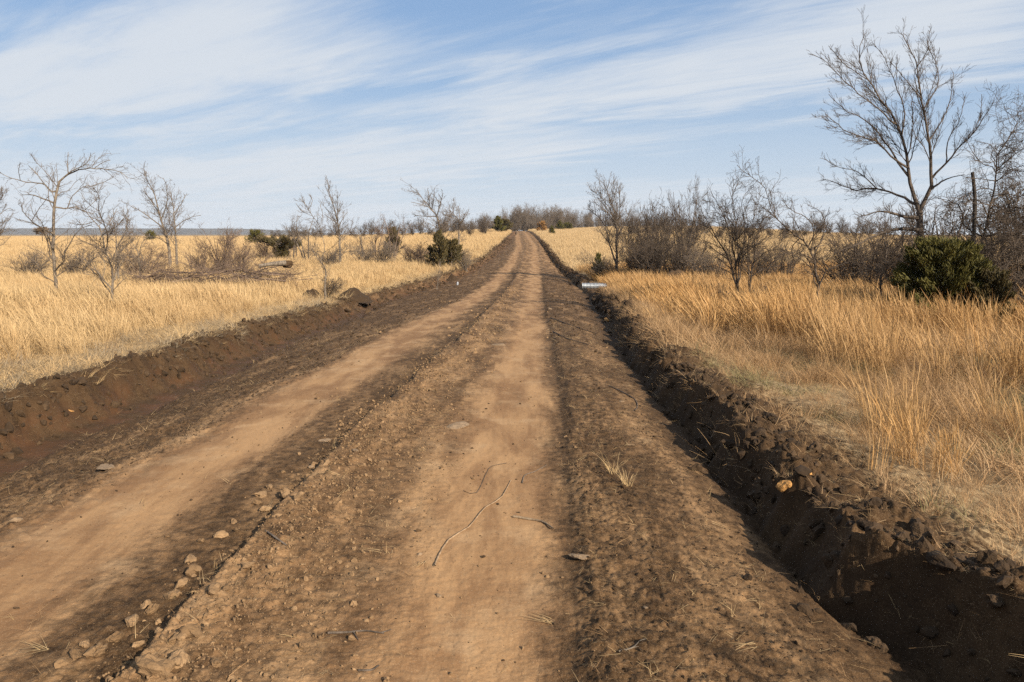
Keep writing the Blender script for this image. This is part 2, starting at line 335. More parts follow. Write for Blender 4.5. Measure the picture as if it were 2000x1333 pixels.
# ------------------------------------------------------------------ the ground: one fan of cells round the viewer's stand, split into its surfaces
def build_ground():
    a_in = np.linspace(-37.5, 37.5, 800); a_m1 = np.linspace(-62, -37.5, 90, endpoint=False); a_m2 = -a_m1[::-1]
    a_o1 = np.linspace(-180, -62, 30, endpoint=False); a_o2 = np.linspace(62, 180, 31)[1:-1]
    ang = np.radians(np.concatenate([a_o1, a_m1, a_in, a_m2, [62], a_o2]))
    r = [.25]
    while r[-1] < 2.3: r.append(r[-1]*1.07)
    while r[-1] < 9000:
        q = r[-1]; r.append(q+(min(q*q/1050, .0078*q) if q < 60 else (.02*q if q < 300 else .06*q)))
    r = np.array(r); nr, na = len(r), len(ang)
    RR, AA = np.meshgrid(r, ang, indexing='ij')
    X = RR*np.sin(AA); Y = RR*np.cos(AA)
    z, s, ln = height(X.ravel(), Y.ravel(), True)
    X = X.ravel(); Y = Y.ravel()
    V = np.stack([X, Y, z], 1)
    zone = np.zeros(X.shape, int)
    zone[X > ln['A']+0.0] = 1; zone[X > ln['C']] = 2; zone[X > ln['G']] = 3; zone[X > ln['H']+.6] = 4
    zone = np.where((Y > 262) | (Y < -40), np.where(X < 0, 0, 4), zone)
    i = np.arange(nr-1)[:, None]; j = np.arange(na)[None, :]; j2 = (j+1) % na
    F = np.stack([i*na+j, i*na+j2, (i+1)*na+j2, (i+1)*na+j], -1).reshape(-1, 4)[:, ::-1]
    fz = zone[F[:, 0]]
    for k, nm in enumerate(['grass_field', 'drainage_ditch', 'dirt_road', 'ditch_and_dirt_bank', 'grass_field']):
        Fk = F[fz == k]; u, inv = np.unique(Fk, return_inverse=True); Fk = inv.reshape(-1, 4)
        Vk = V[u]
        if k == 2:     # close the little ring under the tripod
            pass
        me = mesh_np(nm, Vk, Fk, mats=[M_SOIL])
        for c, an in ((2, 'track'), (3, 'thatch'), (4, 'wet_shade'), (5, 'clay')):
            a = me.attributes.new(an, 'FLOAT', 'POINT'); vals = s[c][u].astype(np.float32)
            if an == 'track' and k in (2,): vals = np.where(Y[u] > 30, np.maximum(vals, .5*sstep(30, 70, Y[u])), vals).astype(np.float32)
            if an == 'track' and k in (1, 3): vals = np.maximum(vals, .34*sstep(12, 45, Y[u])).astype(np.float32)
            if an == 'wet_shade': vals = (vals*(1-.8*sstep(20, 60, Y[u]))).astype(np.float32)
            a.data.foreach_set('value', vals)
        o = obj(nm, me); o['kind'] = 'structure'
        o['label'] = {0: 'pale dry grass field left of the road', 1: 'muddy ditch cut along the left side of the road', 2: 'rutted brown dirt road running to the rise', 3: 'shadowed ditch and heaped soil bank right of the road', 4: 'orange dry grass field right of the road'}[k]
    c = np.linspace(0, 2*np.pi, 25)[:-1]; 
    me = mesh_np('bare_patch', np.array([[.4*math.sin(t), .4*math.cos(t), -.006] for t in c]), np.arange(24)[::-1].reshape(1, 24), mats=[M_SOIL]); 
    o = obj('bare_patch', me); o['kind'] = 'structure'; o['label'] = 'packed soil where the viewer stands'
build_ground()

def build_hill():
    x = np.linspace(-3400, -700, 240); y = np.linspace(3300, 5200, 60); XX, YY = np.meshgrid(x, y, indexing='ij')
    top = 33*sstep(-760, -1500, XX)*(1+.16*fbm(XX, YY*0, 900., 3, 91)); Z = top*np.exp(-((YY-4200)/520.)**2)+1.6*pn(XX/28, YY/60, 92)+1.2*pn(XX/12, YY/40, 93)-1.5
    n0, n1 = XX.shape; i = np.arange(n0-1)[:, None]; j = np.arange(n1-1)[None]; F = np.stack([i*n1+j, (i+1)*n1+j, (i+1)*n1+j+1, i*n1+j+1], -1).reshape(-1, 4)
    m, nt, N, L, b = new_mat('leafless_woodland'); pos = N.new('ShaderNodeNewGeometry').outputs['Position']
    L.new(nmix(N, L, nramp(N, L, nnoise(N, L, pos, .02, 5), .35, .65), (.055, .045, .036), (.12, .095, .07)), b.inputs['Base Color']); b.inputs['Roughness'].default_value = 1
    o = obj('wooded_hills', mesh_np('wooded_hills', np.stack([XX, YY, Z], -1).reshape(-1, 3), F, mats=[m])); o['kind'] = 'structure'; o['label'] = 'low blue-grey wooded ridge on the left horizon'
build_hill()
def build_haze():
    m = bpy.data.materials.new('haze_air'); m.use_nodes = True; N = m.node_tree.nodes; L = m.node_tree.links; N.clear()
    out = N.new('ShaderNodeOutputMaterial'); v = N.new('ShaderNodeVolumePrincipled'); v.inputs['Color'].default_value = (.80, .88, 1, 1); v.inputs['Density'].default_value = .00008; v.inputs['Anisotropy'].default_value = .1
    L.new(v.outputs[0], out.inputs['Volume'])
    x0, x1, y0, y1, z0, z1 = -9500, 9500, -9500, 9500, -8, 60
    V = np.array([(x, y, z) for x in (x0, x1) for y in (y0, y1) for z in (z0, z1)]); F = np.array([(0, 1, 3, 2), (4, 6, 7, 5), (0, 4, 5, 1), (2, 3, 7, 6), (0, 2, 6, 4), (1, 5, 7, 3)])
    o = obj('haze', mesh_np('haze', V, F, mats=[m], smooth=False)); o['kind'] = 'stuff'; o['label'] = 'thin blue air haze over the far fields'
build_haze()
# ------------------------------------------------------------------ scattering
def scatter(name, protos, P, rot, scl, idx, label=None, cat=None):
    coll = bpy.data.collections.new(name+'_source')
    for k, me in enumerate(protos):
        o = bpy.data.objects.new('%s_%02d' % (name, k), me); coll.objects.link(o)
    me = bpy.data.meshes.new(name); me.vertices.add(len(P)); me.vertices.foreach_set('co', P.astype(np.float32).ravel())
    a = me.attributes.new('rot', 'FLOAT_VECTOR', 'POINT'); a.data.foreach_set('vector', rot.astype(np.float32).ravel())
    a = me.attributes.new('scl', 'FLOAT_VECTOR', 'POINT'); a.data.foreach_set('vector', scl.astype(np.float32).ravel())
    a = me.attributes.new('idx', 'INT', 'POINT'); a.data.foreach_set('value', idx.astype(np.int32))
    me.materials.append(protos[0].materials[0])
    o = obj(name, me); tag(o, label, cat, kind='stuff')
    ng = bpy.data.node_groups.new(name, 'GeometryNodeTree')
    ng.interface.new_socket('Geometry', in_out='INPUT', socket_type='NodeSocketGeometry')
    ng.interface.new_socket('Geometry', in_out='OUTPUT', socket_type='NodeSocketGeometry')
    N = ng.nodes; L = ng.links; gi = N.new('NodeGroupInput'); go = N.new('NodeGroupOutput')
    iop = N.new('GeometryNodeInstanceOnPoints'); ci = N.new('GeometryNodeCollectionInfo'); ci.inputs['Collection'].default_value = coll
    ci.inputs['Separate Children'].default_value = True; ci.inputs['Reset Children'].default_value = True
    def na(nm, t):
        n = N.new('GeometryNodeInputNamedAttribute'); n.data_type = t; n.inputs['Name'].default_value = nm; return n.outputs['Attribute']
    L.new(gi.outputs[0], iop.inputs['Points']); L.new(ci.outputs[0], iop.inputs['Instance']); iop.inputs['Pick Instance'].default_value = True
    L.new(na('idx', 'INT'), iop.inputs['Instance Index'])
    e = N.new('FunctionNodeEulerToRotation'); L.new(na('rot', 'FLOAT_VECTOR'), e.inputs[0]); L.new(e.outputs[0], iop.inputs['Rotation'])
    L.new(na('scl', 'FLOAT_VECTOR'), iop.inputs['Scale']); L.new(iop.outputs[0], go.inputs[0])
    md = o.modifiers.new('scatter', 'NODES'); md.node_group = ng
    return o

def tuft(seed, n, h, spread, width, lean, curl, mat, segs=4, head=0.0, flat=0.0, fan=None):
    """n tapering blades from one clump; lean pushes tips to -X"""
    g = np.random.default_rng(seed)
    V = []; B = []; F = []
    off = 0
    az = g.random(n)*2*np.pi; rad = spread*np.sqrt(g.random(n)); hh = h*(.45+.6*g.random(n)); cu = curl*(.3+g.random(n)); faz = g.random(n)*np.pi
    oa = az+g.normal(0, .6, n)
    if fan is not None: oa = g.normal(0, fan, n)
    for i in range(n):
        bx, by = rad[i]*math.cos(az[i]), rad[i]*math.sin(az[i])
        wx, wy = math.cos(faz[i])*width*.5, math.sin(faz[i])*width*.5
        out = (.10+flat+.35*g.random()**2)*hh[i]
        for k in range(segs+1):
            t = k/segs
            x = bx+math.cos(oa[i])*out*t**1.5*(1+cu[i])-lean*hh[i]*t**1.7; y = by+math.sin(oa[i])*out*t**1.5*(1+cu[i])
            z = hh[i]*(t-cu[i]*.45*t**3)*(1-.75*flat)
            w = 1-.75*t
            if head and t > .6 and t < 1: w = 1+head
            V.append((x-wx*w, y-wy*w, z)); V.append((x+wx*w, y+wy*w, z)); 
        bv = g.random(); B += [bv]*(2*(segs+1))
        for k in range(segs):
            F.append((off+2*k, off+2*k+1, off+2*k+3, off+2*k+2))
        off += 2*(segs+1)
    me = mesh_np('tuft', np.array(V), np.array(F), mats=[mat], smooth=False)
    a = me.attributes.new('blade', 'FLOAT', 'POINT'); a.data.foreach_set('value', np.array(B, np.float32))
    return me
def protos(cnt, seed, **kw): return [tuft(seed+i, **kw) for i in range(cnt)]
def region(dens, x0, x1, y0, y1, g):
    n = int(dens*(x1-x0)*(y1-y0)); return x0+g.random(n)*(x1-x0), y0+g.random(n)*(y1-y0)
def inview(X, Y, m=3.0): return (np.abs(X) < .70*Y+m) & (Y > 1.2)
def place(name, pr, X, Y, g, s0, s1, label, cat, tilt=.12, sink=.02, zs=None, hmod=None):
    n = len(X); Z = height(X, Y)-sink
    s = s0+(s1-s0)*g.random(n)
    if hmod is not None: s = s*hmod
    rot = np.stack([g.normal(0, tilt, n), g.normal(0, tilt, n), g.normal(0, .55, n)], 1)
    scl = np.stack([s*(.8+.4*g.random(n)), s, s*(zs if zs is not None else 1)], 1)
    scatter(name, pr, np.stack([X, Y, Z], 1), rot, scl, g.integers(0, len(pr), n), label, cat)

def build_grass():
    g = np.random.default_rng(77)
    # ---- left: tall pale bluestem
    near = protos(7, 100, n=42, h=.78, spread=.16, width=.0055, lean=.22, curl=.30, mat=M_GL, segs=4, head=.5)
    midp = protos(6, 200, n=34, h=.80, spread=.24, width=.012, lean=.22, curl=.25, mat=M_GL, segs=3, head=.4)
    farp = protos(5, 300, n=34, h=.80, spread=.55, width=.034, lean=.2, curl=.2, mat=M_GL, segs=2)
    def lm(X, Y, lo=1.45):
        u = XA(Y)-X; return u-(lo+.5*fbm(X, Y, 3., 2, 301)+.35*pn(X/.7, Y/.7, 303))
    def patch(X, Y): return fbm(X, Y, 2.6, 2, 311)+.55*fbm(X, Y, 11., 2, 312)
    X, Y = region(26, -26, -4, 5, 24, g); k = inview(X, Y) & (lm(X, Y) > 0) & (patch(X, Y) > -.42+.5*g.random(len(X))-.12)
    X, Y = X[k], Y[k]; hm = np.clip(.45+.45*lm(X, Y), .4, 1)*(1+.6*np.clip(patch(X, Y), -.6, .45))
    place('tall_grass_left', near, X, Y, g, .75, 1.15, 'tall pale straw coloured grass filling the near left field', 'grass', hmod=hm)
    X, Y = region(11, -60, 0, 22, 62, g); k = inview(X, Y) & (lm(X, Y) > 0) & (patch(X, Y) > -.5-.2*g.random(len(X))); X, Y = X[k], Y[k]
    place('pale_field_grass', midp, X, Y, g, .7, 1.1, 'pale straw grass further back in the left field', 'grass', hmod=np.clip(.55+.4*lm(X, Y), .5, 1)*(1+.3*np.clip(patch(X, Y), -.6, .6)))
    X, Y = region(1.6, -190, 6, 58, 270, g); k = inview(X, Y) & (lm(X, Y, .4) > 0); X, Y = X[k], Y[k]
    place('distant_pale_grass', farp, X, Y, g, .7, 1.15, 'distant pale grass rolling to the left horizon', 'grass', hmod=np.clip(.6+.25*lm(X, Y, .4), .6, 1))
    # ---- right: orange bluestem
    nearr = protos(9, 400, n=24, h=.80, spread=.11, width=.0055, lean=.16, curl=.22, mat=M_GR, segs=4, head=.5)
    midr = protos(6, 500, n=34, h=.82, spread=.22, width=.012, lean=.25, curl=.25, mat=M_GR, segs=3, head=.4)
    farr = protos(5, 600, n=34, h=.78, spread=.55, width=.034, lean=.2, curl=.2, mat=grass_material('tan_straw', (.58, .39, .19), (.86, .64, .37), (.70, .50, .27)), segs=2)
    def rm(X, Y): return X-XH(Y)
    def rp(X, Y): return fbm(X, Y, 1.9, 2, 401)+.5*fbm(X, Y, 6., 2, 402)
    X, Y = region(34, 1.5, 17, 2.5, 15, g); v = rm(X, Y)
    # near: open thatch with a few clumps, dense stands further away from the bank
    stand = sstep(1.5, 3.8, v+1.2*pn(Y/1.7, X/2.5, 405))*sstep(6.0, 9.0, Y+.35*X)
    clump = np.exp(-((X-2.75)**2/.10+(Y-5.55)**2/.16))*2+np.exp(-((X-3.2)**2/.05+(Y-6.6)**2/.3))+0*X
    p = np.maximum(stand*(.50+rp(X, Y)*2.4), clump*.55)+.02+.15*np.clip(fbm(X, Y, .9, 2, 409), 0, 1)*sstep(3.5, 7, Y)
    k = inview(X, Y) & (v > .45) & (p > g.random(len(X))*.9+.08); X, Y = X[k], Y[k]
    place('tall_grass_right', nearr, X, Y, g, .72, 1.2, 'tall orange grass standing right of the soil bank', 'grass', hmod=np.clip(.92+.5*rp(X, Y), .5, 1.25)*np.interp(Y, [5, 6.5, 9], [.62, .72, 1]))
    X, Y = region(11, 2, 45, 14, 58, g); v = rm(X, Y); k = inview(X, Y) & (v > .9+.8*fbm(X, Y, 2., 2, 407)) & (rp(X, Y) > -.18-.25*g.random(len(X))) & ~((np.abs(Y-41) < 4) & (v < .9)) ; X, Y = X[k], Y[k]
    place('orange_field_grass', midr, X, Y, g, .65, 1.1, 'orange tan grass further back in the right field', 'grass', hmod=np.clip(1+.35*rp(X, Y), .5, 1.3)*np.clip(.45+.3*rm(X, Y), .45, 1))
    X, Y = region(1.7, 3, 160, 55, 280, g); v = rm(X, Y); k = inview(X, Y) & (v > .5); X, Y = X[k], Y[k]
    place('distant_tan_grass', farr, X, Y, g, .7, 1.1, 'distant tan grass rising to the right horizon', 'grass', hmod=np.clip(.6+.25*rm(X, Y), .6, 1))
    # ---- short matted thatch both sides
    thl = protos(5, 700, n=46, h=.17, spread=.15, width=.0055, lean=.1, curl=.5, mat=M_GL, segs=3, flat=.7)
    thr = protos(5, 800, n=46, h=.30, spread=.15, width=.0045, lean=.15, curl=.45, mat=M_GR2, segs=3, flat=.28)
    thg = protos(4, 850, n=46, h=.17, spread=.14, width=.0050, lean=.1, curl=.6, mat=M_GG, segs=3, flat=.5)
    X, Y = region(26, -12, -3.5, 5, 26, g); u = XA(Y)-X; k = inview(X, Y) & (u > -.16+.5*g.random(len(X))**.7+.22*pn(X*2, Y*2, 3)) & (u < 3.2); X, Y = X[k], Y[k]
    place('matted_grass_left', thl, X, Y, g, .7, 1.3, 'short matted pale grass along the left ditch edge', 'grass', tilt=.3)
    vg = protos(4, 870, n=40, h=.16, spread=.15, width=.0055, lean=.1, curl=.6, mat=grass_material('grey_verge_thatch', (.34, .26, .17), (.56, .45, .31), (.40, .31, .20)), segs=3, flat=.6)
    X, Y = region(20, -12, -3.5, 5, 26, g); u = XA(Y)-X; k = inview(X, Y) & (u > .0) & (u < 2.4) & (fbm(X, Y, .8, 2, 455)+.25*(1.2-u) > .02); X, Y = X[k], Y[k]
    place('scruffy_verge', vg, X, Y, g, .7, 1.5, 'scruffy grey brown flattened verge along the left ditch', 'grass', tilt=.35)
    X, Y = region(6, -9, 0, 24, 90, g); u = XA(Y)-X; k = (u > .0) & (u < 2.5); X, Y = X[k], Y[k]
    place('matted_grass_far_left', thl, X, Y, g, 1.2, 2.2, 'short matted pale grass beside the distant road edge', 'grass', tilt=.3)
    X, Y = region(46, 1.6, 9, 2.0, 12, g); v = rm(X, Y); k = inview(X, Y) & (v > .30+.55*g.random(len(X))+.15*pn(X*2, Y*2, 8)); X, Y = X[k], Y[k]
    gm = fbm(X, Y, 1.1, 2, 451) > .16
    hk = np.clip(.45+.3*(rm(X, Y)-.3), .45, 1)*np.clip(1+.7*fbm(X, Y, 1.4, 2, 457), .5, 1.3)
    place('matted_grass_right', thr, X[~gm], Y[~gm], g, .7, 1.35, 'short russet matted grass right of the soil bank', 'grass', tilt=.3, hmod=hk[~gm])
    place('greenish_grass_patches', thg, X[gm], Y[gm], g, .7, 1.3, 'short greenish brown grass patches right of the soil bank', 'grass', tilt=.3)
    X, Y = region(12, 2, 22, 11, 36, g); v = rm(X, Y); k = inview(X, Y) & (v > .3) & (v < 7); X, Y = X[k], Y[k]
    place('matted_grass_back_right', thr, X, Y, g, 1.0, 1.8, 'short russet matted grass between orange tufts on the right', 'grass', tilt=.3)
    # ---- weeds, dead stems (grey brown)
    wd = protos(5, 900, n=20, h=.42, spread=.12, width=.006, lean=.03, curl=.5, mat=M_GB, segs=3)
    X, Y = region(.55, -30, 30, 5, 60, g); k = inview(X, Y) & ((XA(Y)-X > .7) | (rm(X, Y) > .9)); X, Y = X[k], Y[k]
    place('dead_weeds', wd, X, Y, g, .6, 1.3, 'grey brown dead weeds dotted through both fields', 'weeds', tilt=.25)
    # ---- straw on soil: bank faces, windrow, shoulder
    st = []
    for q in range(8):
        gg = np.random.default_rng(960+q); st.append(tuft(960+q, n=4, h=.075, spread=.05, width=.0035, lean=0, curl=.3, mat=(M_GL if q % 2 else M_GR2), segs=2, flat=1.12, fan=.9))
    X, Y = region(560, -6, 3.4, 1.6, 18, g); s, ln = section(X, Y)
    dd = .05+.9*(np.abs(X-ln['D']-.3) < .45)*.5+.55*((X > ln['F']+.05) & (X < ln['G']-.1))+.75*((X > ln['H']-.15) & (X < ln['H']+.8))+.35*((X > ln['A']+.9) & (X < ln['C']-.05))+.25*((X > ln['A']-.1) & (X < ln['A']+.4))
    k = inview(X, Y) & (g.random(len(X)) < dd*.55*(.5+1.2*np.clip(.5+fbm(X, Y, .7, 2, 461), 0, 1))); X, Y = X[k], Y[k]
    n = len(X); P = np.stack([X, Y, height(X, Y)+.004], 1); s_ = .28+.75*g.random(n)**2.4
    scatter('straw_litter', st, P, np.stack([g.normal(0, .25, n), g.normal(0, .25, n), g.random(n)*6.28], 1), np.stack([s_]*3, 1), g.integers(0, 8, n), 'short bits of straw and root strewn over the bare soil', 'straw')
    # roots and grass hanging out of the bank
    X, Y = region(30, 1.2, 4.2, 2.2, 22, g); v = rm(X, Y); k = (v > -.22) & (v < .75) & (g.random(len(X)) < .9); X, Y = X[k], Y[k]
    rt = protos(5, 990, n=12, h=.17, spread=.05, width=.004, lean=.3, curl=.7, mat=M_GR2, segs=4, flat=.35)
    place('bank_roots', rt, X, Y, g, .4, 1.15, 'dead roots and grass sticking out of the right soil bank', 'roots', tilt=.7, hmod=np.interp(Y, [2, 6], [.45, 1]))
build_grass()

def clod_mesh(seed, mat, sub=2, rough=.28):
    import bmesh
    bm = bmesh.new(); bmesh.ops.create_icosphere(bm, subdivisions=sub, radius=1.0)
    g = np.random.default_rng(seed); V = np.array([v.co[:] for v in bm.verts])
    r = np.ones(len(V))
    for q in range(7):
        d = g.normal(size=3); d /= np.linalg.norm(d); r += g.normal(0, rough*.45)*np.sin(V@d*g.uniform(2, 6)+g.random()*6)
    for q in range(9):     # broken facets
        d = g.normal(size=3); d /= np.linalg.norm(d); c_ = g.uniform(.55, .95); pr_ = (V*r[:, None])@d; r = np.where(pr_ > c_, r*c_/np.maximum(pr_, 1e-6), r)
    r += g.normal(0, .045, len(V))
    sc_ = np.array([g.uniform(.8, 1.25), g.uniform(.75, 1.1), g.uniform(.55, .85)])
    for v, co, rr in zip(bm.verts, V, r): v.co = Vector(co*rr*sc_)
    me = bpy.data.meshes.new('clod'); bm.to_mesh(me); bm.free(); me.materials.append(mat)
    return me
def build_clods():
    g = np.random.default_rng(5)
    cd_, ct_ = [clod_mesh(i, M_CLOD_D) for i in range(6)], [clod_mesh(20+i, M_CLOD_T) for i in range(6)]
    sd_, st_ = [clod_mesh(200+i, M_CLOD_D, 1) for i in range(6)], [clod_mesh(220+i, M_CLOD_T, 1) for i in range(6)]
    def put(name, pr, X, Y, s, label):
        n = len(X); P = np.stack([X, Y, height(X, Y)+s*.15], 1)
        scatter(name, pr, P, g.random((n, 3))*6.28, np.stack([s]*3, 1), g.integers(0, len(pr), n), label, 'soil')
    # dry crumbs along the middle windrow and over the shoulders
    X, Y = region(2600, -2.2, .3, 2.0, 7.5, g); D = XD(Y); k = (g.random(len(X)) < .85*np.exp(-((X-D-.2)/.24)**2)+.25*np.exp(-((X-D-.5)/.35)**2)) & inview(X, Y, 1); X, Y = X[k], Y[k]; put('fine_windrow_crumbs', st_, X, Y, .0022+.007*g.random(len(X))**3, 'fine dry crumbs covering the middle windrow')
    X, Y = region(2000, -4.2, 2.2, 2.0, 7.5, g); s, ln = section(X, Y); w = .55*((X > ln['A']+.9) & (X < ln['C']+.02))+.6*((X > ln['F']+.02) & (X < ln['G']-.1))+.03
    k = (g.random(len(X)) < w*(.1+1.1*np.clip(.5+fbm(X, Y, .35, 2, 16), 0, 1))) & inview(X, Y, 1); X, Y = X[k], Y[k]; put('fine_shoulder_crumbs', sd_, X, Y, .0022+.007*g.random(len(X))**3, 'fine dark crumbs covering the road shoulders')
    X, Y = region(700, -2.2, .6, 2.0, 11, g); D = XD(Y); w = np.exp(-((X-D-.12)/.22)**2)+.35*np.exp(-((X-D-.45)/.3)**2)+.5*np.exp(-((X-D+.15)/.15)**2)*(fbm(X, Y, .6, 1, 9) > .1)+.03
    k = (g.random(len(X)) < w*.8) & inview(X, Y, 1); X, Y = X[k], Y[k]; put('windrow_crumbs', ct_, X, Y, .003+.017*g.random(len(X))**3.6, 'dry tan soil crumbs heaped along the middle windrow')
    X, Y = region(60, -3, 3, 11, 40, g); D = XD(Y); k = g.random(len(X)) < np.exp(-((X-D-.2)/.4)**2)*.6+.02; X, Y = X[k], Y[k]; put('far_windrow_crumbs', ct_, X, Y, .010+.03*g.random(len(X))**3, 'soil crumbs on the far windrow')
    X, Y = region(420, -5, 2.4, 2.0, 12, g); s, ln = section(X, Y); w = .75*((X > ln['A']+.9) & (X < ln['C']+.02))+.5*((X > ln['F']) & (X < ln['F']+.45))+.22*((X > ln['F']+.4) & (X < ln['G']))+.03
    k = (g.random(len(X)) < w*(.25+.9*np.clip(.5+fbm(X, Y, .4, 2, 15), 0, 1))) & inview(X, Y, 1); X, Y = X[k], Y[k]; put('shoulder_crumbs', cd_, X, Y, .003+.013*g.random(len(X))**3.5, 'dark soil crumbs on both shoulders of the road')
    X, Y = region(50, -6.5, 5, 12, 50, g); s, ln = section(X, Y); w = ((X > ln['A']-.1) & (X < ln['C'])) | ((X > ln['F']) & (X < ln['G'])); k = (g.random(len(X)) < w*.5); X, Y = X[k], Y[k]; put('far_shoulder_crumbs', cd_, X, Y, .008+.03*g.random(len(X))**3, 'dark soil crumbs along the far road edges')
    # heaped bank right, cut face left
    X, Y = region(500, 1.0, 3.6, 2.0, 20, g); v = X-XH(Y); w = np.exp(-((v-.08)/.26)**2)*np.interp(Y, [0, 8, 20], [1, .7, .35]); k = g.random(len(X)) < w*.8; X, Y = X[k], Y[k]; put('bank_crumbs', cd_, X, Y, .005+.045*g.random(len(X))**4, 'dark crumbly soil heaped on the right bank')
    X, Y = region(60, 1.5, 8, 20, 130, g); v = X-XH(Y); k = (g.random(len(X)) < np.exp(-((v-.1)/.35)**2)*.5) & ~((Y > 34) & (Y < 44)); X, Y = X[k], Y[k]; put('far_bank_crumbs', cd_, X, Y, .03+.10*g.random(len(X))**2.5, 'dark soil lumps on the far right bank')
    X, Y = region(220, -6, -3.4, 5, 26, g); v = X-XA(Y); k = g.random(len(X)) < np.exp(-((v-.12)/.28)**2)*.8; X, Y = X[k], Y[k]; put('left_bank_crumbs', cd_, X, Y, .006+.06*g.random(len(X))**3.5, 'dark soil crumbs on the cut edge of the left ditch')
    X, Y = region(22, -7, 0, 26, 150, g); v = X-XA(Y); k = (g.random(len(X)) < np.exp(-((v-.2)/.6)**2)*.5); X, Y = X[k], Y[k]; put('far_left_bank_crumbs', cd_, X, Y, .03+.11*g.random(len(X))**2.5, 'brown soil lumps on the far left bank')
    return cd_, ct_
CLD, CLT = build_clods()

